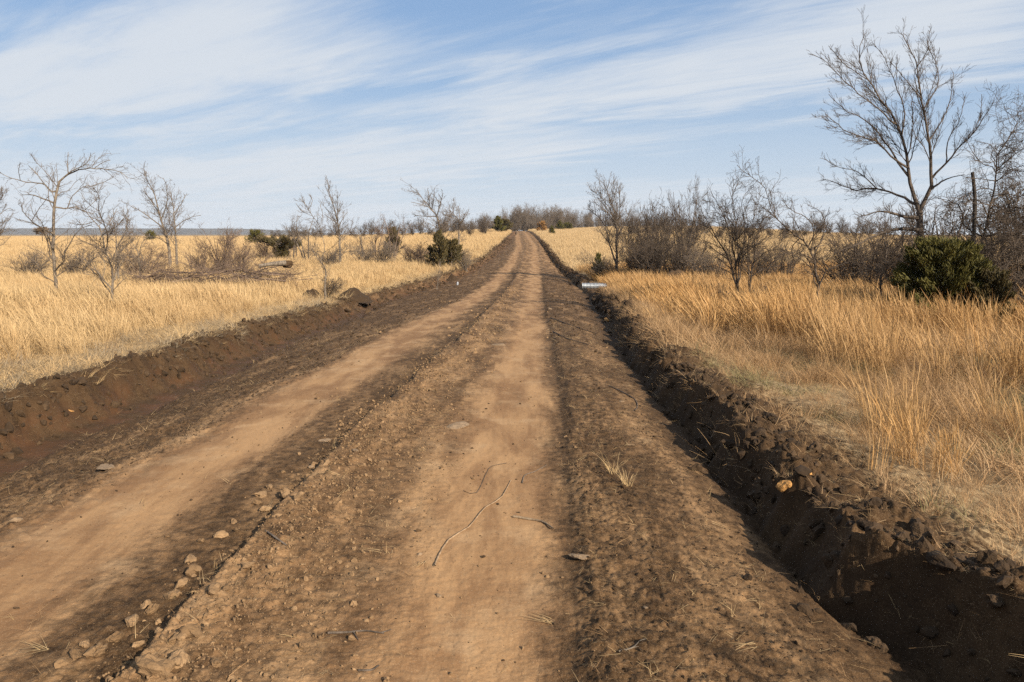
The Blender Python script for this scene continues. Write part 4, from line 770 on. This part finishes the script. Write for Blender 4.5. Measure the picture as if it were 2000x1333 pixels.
# generic thicket pieces, from few shared shapes
def generic(seed, h, w, stems, dens, up, wander, rmin, r0, K=(7, 5, 4)):
    g = np.random.default_rng(seed); P = []; R = []
    for s in range(stems):
        a = g.random()*6.28; sp = w*.5*(.25+.75*g.random()); hh = h*(.6+.4*g.random()); bx, by = g.normal(0, .04*w, 2)
        pts = [(bx, by, -.1), (bx+math.cos(a)*sp*.2, by+math.sin(a)*sp*.2, hh*.3), (bx+math.cos(a)*sp*.55, by+math.sin(a)*sp*.55, hh*.65), (bx+math.cos(a+.3)*sp, by+math.sin(a+.3)*sp, hh)]
        P.append(resample(pts, 8)); R.append(np.linspace(r0, rmin*1.3, 8))
    P = np.array(P); R = np.array(R); grp = []; lv = (P, R)
    for l in range(len(dens)):
        nx = kids(lv[0], lv[1], dens[l], (.45, .5, .5)[l], .7, up, wander, K[l], g, tmin=.15, rmin=rmin); grp.append(nx); lv = nx
    return tubes([(P, R)], 5), tubes(grp, 3)
def build_scrub():
    shapes = {}
    def shp(k):
        if k not in shapes:
            kind, v, mat, tw = k
            # sizes normalised to height 1, twigs thick enough for their distance
            if kind == 'tree': a, b = generic(50+v, 1., .7, 3, (9., 16., 22.), .16, .15, .0024, .018)
            elif kind == 'thick': a, b = generic(70+v, 1., .9, 9, (9., 18., 22.), .12, .16, .0028, .014)
            else: a, b = generic(90+v, 1., 1.7, 12, (9., 16., 18.), .06, .22, .0036, .014)
            shapes[k] = (mesh_np('trunk', *a, mats=[mat]), mesh_np('crown', *b, mats=[tw]))
        return shapes[k]
    g = np.random.default_rng(40)
    def put(name, kind, v, px, Y, h, label, cat, mat=M_BGREY, tw=M_TWG, group=None, wx=1.):
        x = (px-1000)/FPX*Y*1.0; a, b = shp((kind, v, mat, tw)); e = empty(name, (x, Y, H1(x, Y))); e.rotation_euler = (0, 0, g.random()*6.28); e.scale = (h*wx, h*wx, h)
        tag(e, label, cat, group); obj('trunk', a, e); obj('crown', b, e); return e
    # (pixel x, distance, height)
    put('bare_shrub', 'bush', 0, 62, 42, 1.7, 'tiny grey shrub left of the tallest left tree in the grass', 'shrub')
    put('bare_shrub', 'bush', 1, 148, 42, 1.8, 'tiny grey shrub between the two nearest left trees', 'shrub')
    put('bare_shrub', 'bush', 2, 272, 40, 1.9, 'grey shrub right of the tangled scrub tree on the left', 'shrub', M_BRED, M_BRED)
    put('bare_shrub', 'thick', 0, 392, 48, 2.3, 'reddish twiggy shrub left of the pointed one by the brush pile', 'shrub', M_BRED, M_BRED)
    put('bare_shrub', 'thick', 1, 432, 46, 3.0, 'pointed reddish shrub rising behind the brush pile', 'shrub', M_BRED, M_BRED)
    put('bare_shrub', 'thick', 2, 470, 44, 2.4, 'reddish twiggy shrub right of the pointed one by the brush pile', 'shrub', M_BRED, M_BRED)
    put('bare_shrub', 'thick', 0, 520, 70, 2.6, 'low brown shrub left of the flat-topped cedar', 'shrub', M_BRED, M_BRED)
    put('bare_tree', 'tree', 0, 575, 70, 4.2, 'bare tree directly right of the flat-topped cedar', 'tree', M_BBRN)
    put('bare_tree', 'tree', 1, 604, 66, 4.6, 'bare tree behind the crown of the leaning tree', 'tree', M_BGREY)
    put('bare_tree', 'tree', 2, 710, 75, 4.0, 'short bare tree left of the pair above the grey bush', 'tree', M_BGREY)
    put('bare_tree', 'tree', 0, 735, 78, 4.4, 'bare tree above the left part of the grey bush', 'tree', M_BRED, M_BRED)
    put('bare_tree', 'tree', 1, 765, 74, 4.9, 'bare tree rising above the small cedar and grey bush', 'tree', M_BRED, M_BRED)
    put('bare_shrub', 'bush', 0, 750, 62, 2.1, 'rounded dense grey bush in the middle of the left field', 'shrub', M_BGREY, M_TWG, wx=.9)
    put('bare_shrub', 'bush', 1, 712, 64, 1.8, 'smaller grey bush left of the rounded grey bush', 'shrub', M_BGREY, M_TWG)
    put('bare_shrub', 'bush', 2, 800, 66, 1.6, 'sparse low bush between the grey bush and the roadside cedar', 'shrub', M_BRED, M_BRED)
    put('bare_shrub', 'bush', 1, 825, 64, 1.8, 'brown bush at the left foot of the roadside cedar', 'shrub', M_BRED, M_BRED)
    put('bare_shrub', 'bush', 0, 908, 62, 1.7, 'grey bush right of the roadside cedar', 'shrub', M_BGREY, M_TWG)
    put('bare_shrub', 'bush', 2, 648, 58, 1.9, 'grey bush at the foot of the tall slender tree', 'shrub', M_BGREY, M_TWG)
    put('bare_shrub', 'bush', 0, 642, 29, .8, 'low dark weedy bush around the foot of the leaning tree', 'shrub', M_BBRN, M_TWB)
    put('sapling', 'tree', 2, 855, 42, 1.5, 'thin single sapling in the grass below the roadside cedar', 'sapling', M_TWG)
    # right thicket
    put('bare_tree', 'thick', 0, 1262, 47, 4.6, 'dense brown upright tree left in the right thicket', 'tree', M_BBRN, M_TWB, wx=.75)
    put('bare_tree', 'thick', 1, 1288, 46, 4.4, 'dense brown upright tree in the middle of the right thicket', 'tree', M_BBRN, M_TWB, wx=.75)
    put('bare_tree', 'thick', 2, 1332, 47, 5.2, 'tallest dense brown tree at the right of the thicket', 'tree', M_BBRN, M_TWB, wx=.6)
    put('bare_shrub', 'bush', 1, 1240, 45, 2.5, 'brown brush filling the left foot of the thicket', 'shrub', M_BBRN, M_TWB, wx=.8)
    put('bare_shrub', 'bush', 2, 1275, 43, 2.6, 'brown brush at the front of the thicket', 'shrub', M_BBRN, M_TWB, wx=.8)
    put('bare_shrub', 'bush', 0, 1318, 44, 2.7, 'brown brush under the tallest tree of the thicket', 'shrub', M_BBRN, M_TWB, wx=.8)
    put('bare_shrub', 'bush', 1, 1352, 42, 2.3, 'brown brush right of the thicket before the large shrub', 'shrub', M_BBRN, M_TWB, wx=.8)
    put('bare_shrub', 'bush', 0, 1395, 40, 1.9, 'low grey brush just left of the large many-stemmed shrub', 'shrub', M_BGREY, M_TWG)
    put('bare_shrub', 'bush', 2, 1185, 46, 1.6, 'low grey bush left of the foot of the upright tree', 'shrub', M_BGREY, M_TWG)
    put('bare_shrub', 'bush', 1, 1530, 40, 2.2, 'low brown bush between the large shrub and the windswept tree', 'shrub', M_BBRN, M_TWB)
    put('bare_shrub', 'bush', 0, 1485, 38, 2.1, 'low brown bush behind the large many-stemmed shrub', 'shrub', M_BBRN, M_TWB)
    put('bare_shrub', 'bush', 0, 1655, 32, 2.2, 'brown brush behind and right of the windswept small tree', 'shrub', M_BBRN, M_TWB)
    put('bare_shrub', 'bush', 1, 1705, 30, 2.6, 'brown brush under the lowest limb of the tallest tree', 'shrub', M_BBRN, M_TWB)
    put('bare_shrub', 'thick', 0, 1760, 26, 3.1, 'dark brush behind the green cedar on its left', 'shrub', M_BBRN, M_TWB)
    put('bare_shrub', 'thick', 1, 1835, 24, 3.2, 'dark brush behind the green cedar in the middle', 'shrub', M_BBRN, M_TWB)
    put('bare_shrub', 'thick', 2, 1960, 19, 2.7, 'dense grey brush at the right edge below the gnarled tree', 'shrub', M_BGREY, M_TWG)
    put('bare_shrub', 'thick', 1, 2035, 18, 3.0, 'grey brush cut off by the right edge of the picture', 'shrub', M_BGREY, M_TWG)
    put('small_weed_bush', 'bush', 1, 1650, 13.5, .45, 'tiny dark weed bush in the orange grass right of the small tree', 'shrub', M_BBRN, M_TWB)
    put('small_weed_bush', 'bush', 2, 1450, 20, .8, 'dark weeds round the foot of the large many-stemmed shrub', 'shrub', M_BBRN, M_TWB)
    # middle distance rows beyond the fields, each tree its own
    k = 0
    for px in list(range(505, 960, 16)):
        Y = 150+40*g.random(); h = (2.4 if px < 700 else 3.4)*(.75+.5*g.random())*Y/150
        put('field_edge_tree', 'thick', k % 3, px+g.normal(0, 4), Y, h, 'small bare tree in the brown tree line behind the left field', 'tree', M_BBRN if k % 2 else M_BGREY, M_TWB, 'tree line behind the left field', wx=1.1); k += 1
    for px in list(range(1225, 1720, 17)):
        Y = 120+50*g.random(); zf = H1((px-1000)/FPX*Y, Y); h = (3.0 if px < 1420 else 2.8)*(.75+.5*g.random())*Y/130
        put('field_edge_tree', 'thick', k % 3, px+g.normal(0, 4), Y, h, 'small bare tree in the brown tree line behind the right thicket', 'tree', M_BBRN if k % 2 else M_BGREY, M_TWB, 'tree line behind the right field', wx=1.1); k += 1
    # far wood on the rise: reads as one mass
    VV = []; FF = []; off = 0; protos_ = [shp(('tree', v, M_BGREY, M_TWG)) for v in range(3)]+[shp(('thick', v, M_BGREY, M_TWG)) for v in range(3)]
    pts = []; 
    for px, hh, n in [(935, 5.5, 5), (950, 6.5, 6), (985, 8.5, 8), (1000, 9.0, 8), (1015, 9, 8), (1030, 9.5, 9), (1045, 9, 9), (1060, 9, 8), (1075, 9, 8), (1090, 9, 8), (1105, 8.5, 8), (1120, 8, 7), (1138, 7.5, 7), (1155, 7, 7), (1175, 7, 6), (1200, 6.5, 6), (1230, 6, 5), (915, 5, 4), (895, 4.5, 4), (870, 4.2, 4), (1260, 5.5, 4), (1300, 5, 4), (1340, 5, 4), (1380, 4.5, 4)]:
        for q in range(n):
            Y = 275+60*g.random(); pts.append(((px+g.normal(0, 9)-1000)/FPX*Y, Y, hh*.95*(.75+.4*g.random())))
    for i, (x, Y, h) in enumerate(pts): pass
    P = np.array([(x, Y, H1(x, Y)) for x, Y, h in pts]); S = np.array([h for *_, h in pts])
    nb = len(S); jj = g.integers(0, nb, 260); P = np.vstack([P, P[jj]+np.stack([g.normal(0, 4, 260), g.normal(-6, 6, 260), np.zeros(260)], 1)]); S = np.r_[S, S[jj]*(.35+.25*g.random(260))]; P[:, 2] = height(P[:, 0], P[:, 1])-.2
    scatter('far_wood', [p[1] for p in protos_], P, np.stack([0*S, 0*S, g.random(len(S))*6.28], 1), np.stack([S*.8, S*.8, S], 1), g.integers(0, 6, len(S)), 'grey brown leafless wood along the rise at the end of the road', 'wood')
    return put

# ------------------------------------------------------------------ cedars
def cedar(name, px, Y, h, w, label, mat=M_CED, seed=0, n=5000, lobes=9, leaf=.09, shape='bush', cat='cedar'):
    g = np.random.default_rng(700+seed); x = (px-1000)/FPX*Y; z = H1(x, Y)
    # sprays hang off many small limbs that leave the trunk; each limb carries a plume
    nl = 26*lobes//4; t = g.random(nl)**.8; az = g.random(nl)*6.28
    if shape == 'bush': rad = w*.5*np.sqrt(np.clip(1-(t*1.05-.25)**2/.68, .05, 1)); rise = .35
    elif shape == 'flat': rad = w*.5*np.where(t > .55, 1, .35); rise = .1; t = .25+.7*t
    else: rad = w*.5*(1.02-t)**.75; rise = .45
    rad = rad*(.72+.45*g.random(nl)); zb = h*(.04+.9*t)*.9
    tip = np.stack([np.cos(az)*rad, np.sin(az)*rad, zb+rise*rad*.8+.05*h*g.random(nl)], 1); bs = np.stack([0*t, 0*t, zb*.8], 1)
    li = g.integers(0, nl, n); u = .25+.75*g.random(n)**.6; c = bs[li]+(tip[li]-bs[li])*u[:, None]
    puff = (.07+.13*np.sin(u*3.0))*w*.5*.75
    c += g.normal(size=(n, 3))*puff[:, None]*np.array([.55, .55, .5]); c[:, 2] = np.maximum(c[:, 2], .02*h)
    d = (tip[li]-bs[li]); d /= np.linalg.norm(d, axis=1, keepdims=True); d = d+g.normal(0, .45, (n, 3))+np.array([0, 0, .55]); d /= np.linalg.norm(d, axis=1, keepdims=True)
    L = leaf*(.6+.8*g.random(n))[:, None]; s = np.cross(d, g.normal(size=(n, 3))); s /= np.linalg.norm(s, axis=1, keepdims=True)
    W = L*.10
    V = np.stack([c-d*L*.5, c+s*W, c+d*L*.55, c-s*W], 1).reshape(-1, 3); F = np.arange(4*n).reshape(-1, 4)
    me = mesh_np('foliage', V, F, mats=[mat], smooth=False)
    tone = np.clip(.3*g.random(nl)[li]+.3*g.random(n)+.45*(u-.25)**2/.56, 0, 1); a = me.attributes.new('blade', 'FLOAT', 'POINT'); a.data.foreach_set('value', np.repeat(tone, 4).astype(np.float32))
    e = empty(name, (x, Y, z)); tag(e, label, cat); obj('foliage', me, e)
    P = np.stack([resample([b, (b+q)/2+np.array([0, 0, -.02*h]), q], 5) for b, q in zip(bs, tip)]); R = np.repeat(np.linspace(.012*h, .004*h, 5)[None], nl, 0)*.8
    tr = resample([(0, 0, -.1), (.01*h, 0, h*.4), (0, 0, h*.85)], 5)[None]; V, F = tubes([(tr, np.linspace(.035*h, .01*h, 5)[None]), (P, R)], 5)
    obj('trunk', mesh_np('trunk', V, F, mats=[M_BBRN]), e); return e
def build_cedars():
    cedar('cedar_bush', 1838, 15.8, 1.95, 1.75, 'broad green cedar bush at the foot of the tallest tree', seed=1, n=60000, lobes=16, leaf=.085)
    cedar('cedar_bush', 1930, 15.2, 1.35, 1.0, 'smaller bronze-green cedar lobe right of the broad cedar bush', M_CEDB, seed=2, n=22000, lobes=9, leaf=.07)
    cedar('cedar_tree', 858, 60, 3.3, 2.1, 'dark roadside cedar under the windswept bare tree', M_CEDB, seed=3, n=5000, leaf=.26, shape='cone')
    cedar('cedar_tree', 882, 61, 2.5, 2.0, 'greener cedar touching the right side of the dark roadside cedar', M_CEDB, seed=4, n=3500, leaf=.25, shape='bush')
    cedar('cedar_tree', 974, 190, 4.6, 3.8, 'conical cedar on the skyline left of the road', seed=5, n=3000, leaf=.6, shape='cone')
    cedar('cedar_tree', 986, 200, 3.6, 4.0, 'bronze cedar just right of the conical one on the skyline', M_CEDB, seed=6, n=2000, leaf=.6)
    cedar('cedar_tree', 1077, 165, 2.3, 1.5, 'small dark cedar in the field right of the road crest', seed=7, n=1500, leaf=.4, shape='cone')
    cedar('cedar_tree', 1092, 240, 3.4, 2.8, 'dark cedar on the skyline right of the small field cedar', seed=8, n=1200, leaf=.6, shape='cone')
    cedar('cedar_tree', 1107, 242, 2.6, 3.2, 'low cedar on the skyline right of its darker neighbour', seed=9, n=1200, leaf=.6)
    cedar('bronze_bush', 1057, 205, 3.2, 2.6, 'orange-brown bush on the skyline right of the road crest', cedar_material('rust_leaves', (.20, .10, .035), (.36, .19, .06)), seed=10, n=1500, leaf=.45, cat='bush')
    cedar('cedar_tree', 552, 70, 2.6, 3.2, 'flat-topped dark cedar in the middle of the left field', M_CEDB, seed=11, n=5200, leaf=.3, shape='flat')
    cedar('cedar_tree', 770, 80, 3.4, 2.2, 'dark cedar wrapped in bare twigs behind the grey bush', M_CEDB, seed=12, n=2600, leaf=.3, shape='cone')
    cedar('cedar_tree', 300, 140, 2.4, 1.9, 'small dark cedar on the horizon left of the two-trunked tree', seed=13, n=900, leaf=.4)
    cedar('cedar_tree', 502, 110, 2.3, 2.6, 'low dark cedar on the horizon left of the flat-topped one', seed=14, n=1200, leaf=.4)
    cedar('cedar_tree', 1168, 46, 1.9, 1.0, 'small dark cedar left of the upright many-limbed tree', seed=15, n=1300, leaf=.16, shape='cone')
    e = cedar('twig_clump', 90, 17.5, .22, .32, 'dead brown clump caught low on the tallest left tree', M_GB, seed=16, n=500, leaf=.06, cat='twig clump'); e.location.z = 1.6

# ------------------------------------------------------------------ pipe, brush pile, mounds, rubbish
def build_things():
    g = np.random.default_rng(91)
    m, nt, N, L, b = new_mat('galvanised_steel'); b.inputs['Metallic'].default_value = .55; b.inputs['Roughness'].default_value = .38
    pos = N.new('ShaderNodeTexCoord').outputs['Object']; L.new(nmix(N, L, nramp(N, L, nnoise(N, L, pos, 9, 4), .35, .7), (.42, .45, .50), (.60, .63, .67)), b.inputs['Base Color'])
    Y = 40.5; p = at_dist(1137, 556, Y); q = at_dist(1212, 556, Y); Lp = q[0]-p[0]; n = 27*10; s = 30; r0 = .145
    t = np.linspace(0, 1, n); rr = r0+.022*np.sin(t*27*2*np.pi); a = np.arange(s)*2*np.pi/s
    def ring(rad): return np.stack([np.repeat((t*Lp)[:, None], s, 1), rad[:, None]*np.cos(a), rad[:, None]*np.sin(a)], -1).reshape(-1, 3)
    i = np.arange(n-1)[:, None]; j = np.arange(s)[None]; j2 = (j+1) % s; F = np.stack([i*s+j, i*s+j2, (i+1)*s+j2, (i+1)*s+j], -1).reshape(-1, 4)
    V = np.vstack([ring(rr), ring(rr-.006)]); Fi = F[:, ::-1]+n*s; cap = []
    for e_ in (0, (n-1)*s):
        for jj in range(s):
            k2 = (jj+1) % s; f = [e_+jj, e_+k2, n*s+e_+k2, n*s+e_+jj]; cap.append(f if e_ else f[::-1])
    F = np.vstack([F, Fi, np.array(cap)]); gz = H1(p[0]+.5, Y)
    e = obj('culvert_pipe', mesh_np('culvert_pipe', V, F, mats=[m])); e.location = (p[0], Y, p[2]-.07); e.rotation_euler = (0, R_(.5), R_(-6)); tag(e, 'silver corrugated metal culvert pipe lying right of the road', 'pipe')
    # brush pile of felled branches on the left
    root = np.array([*at_dist(440, 515, 33)[:2], 0.]); root[2] = H1(root[0], root[1]); e = empty('brush_pile', root); tag(e, 'long heap of felled grey branches in the left field', 'brush pile')
    P = []; R = []
    for k in range(70):
        cx = g.uniform(-3.2, 2.4); cy = g.normal(0, .7); Lb = g.uniform(1.0, 3.2); an = g.normal(0, .35)+(np.pi if g.random() < .5 else 0); zz = .45+.75*g.random()*(1-abs(cx)/5)
        a0 = np.array([cx, cy, zz]); d = np.array([math.cos(an), math.sin(an), g.normal(.08, .22)])*Lb
        P.append(resample([a0-d*.5, a0+g.normal(0, .08, 3), a0+d*.5+np.array([0, 0, .15*g.random()])], 14)); R.append(np.linspace(g.uniform(.012, .04), .006, 14))
    P = np.array(P); R = np.array(R); k1 = kids(P, R, 6., .4, .6, .06, .22, 6, g, rmin=.006); k2 = kids(k1[0], k1[1], 4., .5, .6, .05, .25, 4, g, rmin=.006)
    V, F = tubes([(P, R)], 6); 
    o = obj('felled_branches', mesh_np('felled_branches', V, F, mats=[M_BRED]), e); o['kind'] = 'stuff'
    V, F = tubes([k1, k2], 3); o = obj('twigs', mesh_np('twigs', V, F, mats=[M_BRED]), e); o['kind'] = 'stuff'
    # fallen log with root plate
    A = at_dist(505, 520, 27); B = at_dist(558, 514, 27.4); r = empty('fallen_log', (A[0], A[1], H1(A[0], A[1]))); tag(r, 'pale fallen log with an upturned dark root plate right of the brush pile', 'log')
    ax = np.array(r.location); P = resample([A-ax, (A+B)/2-ax+[0, 0, .02], B-ax], 14)[None]; V, F = tubes([(P, np.linspace(.05, .10, 14)[None])], 8); obj('trunk', mesh_np('trunk', V, F, mats=[M_BGREY]), r)
    rp = clod_mesh(123, M_CLOD_D, 4, .5); o = obj('root_plate', rp, r); o.location = tuple(at_dist(562, 516, 27.5)-ax); o.scale = (.26, .2, .2)
    # thin water standing in the left ditch
    yy = np.linspace(11, 34, 60); xa = XA(yy); wz = Zr(yy)-.41*np.interp(yy, [0, 25, 45], [1, 1, .75])+.004
    V = np.vstack([np.stack([xa+.38, yy, wz], 1), np.stack([xa+.95, yy, wz], 1)]); k_ = np.arange(59); F = np.stack([k_, k_+60, k_+61, k_+1], 1)
    mw, nt, N, L, b = new_mat('muddy_water'); b.inputs['Base Color'].default_value = (.05, .034, .022, 1); b.inputs['Roughness'].default_value = .08; b.inputs['Specular IOR Level'].default_value = .5
    o = obj('ditch_water', mesh_np('ditch_water', V, F, mats=[mw])); o['kind'] = 'structure'; o['label'] = 'thin muddy water lying in the left ditch'
    # two dirt mounds
    def mound(px, py, Yd, sx, sy, sz, label, seed, mat=M_CLOD_D, n=40):
        x = (px-1000)/FPX*Yd; gx = np.linspace(-1.3, 1.3, n); XX, YY = np.meshgrid(gx, gx, indexing='ij'); rr = np.hypot(XX, YY)
        Z = np.exp(-rr**2*1.7)*(1+.35*fbm(XX+seed*5, YY, .5, 3, seed))+.05*fbm(XX, YY, .15, 2, seed+3)-.12-.3*sstep(1., 1.3, rr)
        V = np.stack([XX*sx, YY*sy, Z*sz], -1).reshape(-1, 3); i = np.arange(n-1)[:, None]; j = np.arange(n-1)[None]; F = np.stack([i*n+j, (i+1)*n+j, (i+1)*n+j+1, i*n+j+1], -1).reshape(-1, 4)
        o = obj('dirt_mound', mesh_np('dirt_mound', V, F, mats=[mat])); o.location = (x, Yd, H1(x, Yd)); tag(o, label, 'mound')
    mound(688, 0, 31, .62, .5, .42, 'rounded dirt mound with straw on top in the left field', 5)
    mound(607, 0, 29, .6, .5, .45, 'low dark dirt heap left of the leaning tree', 6)
    mound(1320, 0, 40, 1.2, .8, 1.0, 'dark upturned earth heap at the front of the right thicket', 7)
    mound(884, 0, 52, .45, .4, .45, 'small dark dirt lump on the far left bank', 8)
    mound(1228, 0, 21, .25, .25, .3, 'dark clod heap in the straw beside the near end of the right bank', 9)
    # rust coloured leaf clumps in the thicket
    # white litter in the left ditch
    m2, nt, N, L, b = new_mat('white_plastic'); b.inputs['Base Color'].default_value = (.28, .30, .34, 1); b.inputs['Roughness'].default_value = .3
    x, y = hit(893, 557, -.15); n = 12; prof = [(0, 0), (.055, .0), (.06, .02), (.055, .13), (.045, .17), (.02, .19), (.018, .21), (0, .21)]; V = []; F = []
    for pr, pz in prof:
        for k in range(n): V.append((pr*math.cos(k*2*math.pi/n)*(1+.06*math.sin(3*k+pz*20)), pr*math.sin(k*2*math.pi/n), pz))
    for a_ in range(len(prof)-1):
        for k in range(n): F.append((a_*n+k, a_*n+(k+1) % n, (a_+1)*n+(k+1) % n, (a_+1)*n+k))
    o = obj('plastic_bottle', mesh_np('plastic_bottle', np.array(V), np.array(F), mats=[m2])); o.location = (x, y, H1(x, y)+.0); o.rotation_euler = (R_(18), R_(12), 0); tag(o, 'small white plastic bottle lodged in the left ditch far up the road', 'bottle')
    # weeds on the left rim
    # bare tree standing out of frame behind right, whose shadow streaks the near shoulder
build_trees()
PUT = build_scrub()
build_cedars()
build_things()
def build_shadow_tree():
    (a, b) = generic(321, 1., .8, 4, (6., 8., 6.), .12, .16, .002, .012)
    e = empty('bare_tree', (3.7, -.9, H1(3.7, -.9))); e.scale = (3.2, 3.2, 3.2); tag(e, 'small bare tree beside the right bank just outside the picture', 'tree')
    obj('trunk', mesh_np('trunk', *a, mats=[M_BBRN]), e); obj('crown', mesh_np('crown', *b, mats=[M_TWB]), e)
build_shadow_tree()
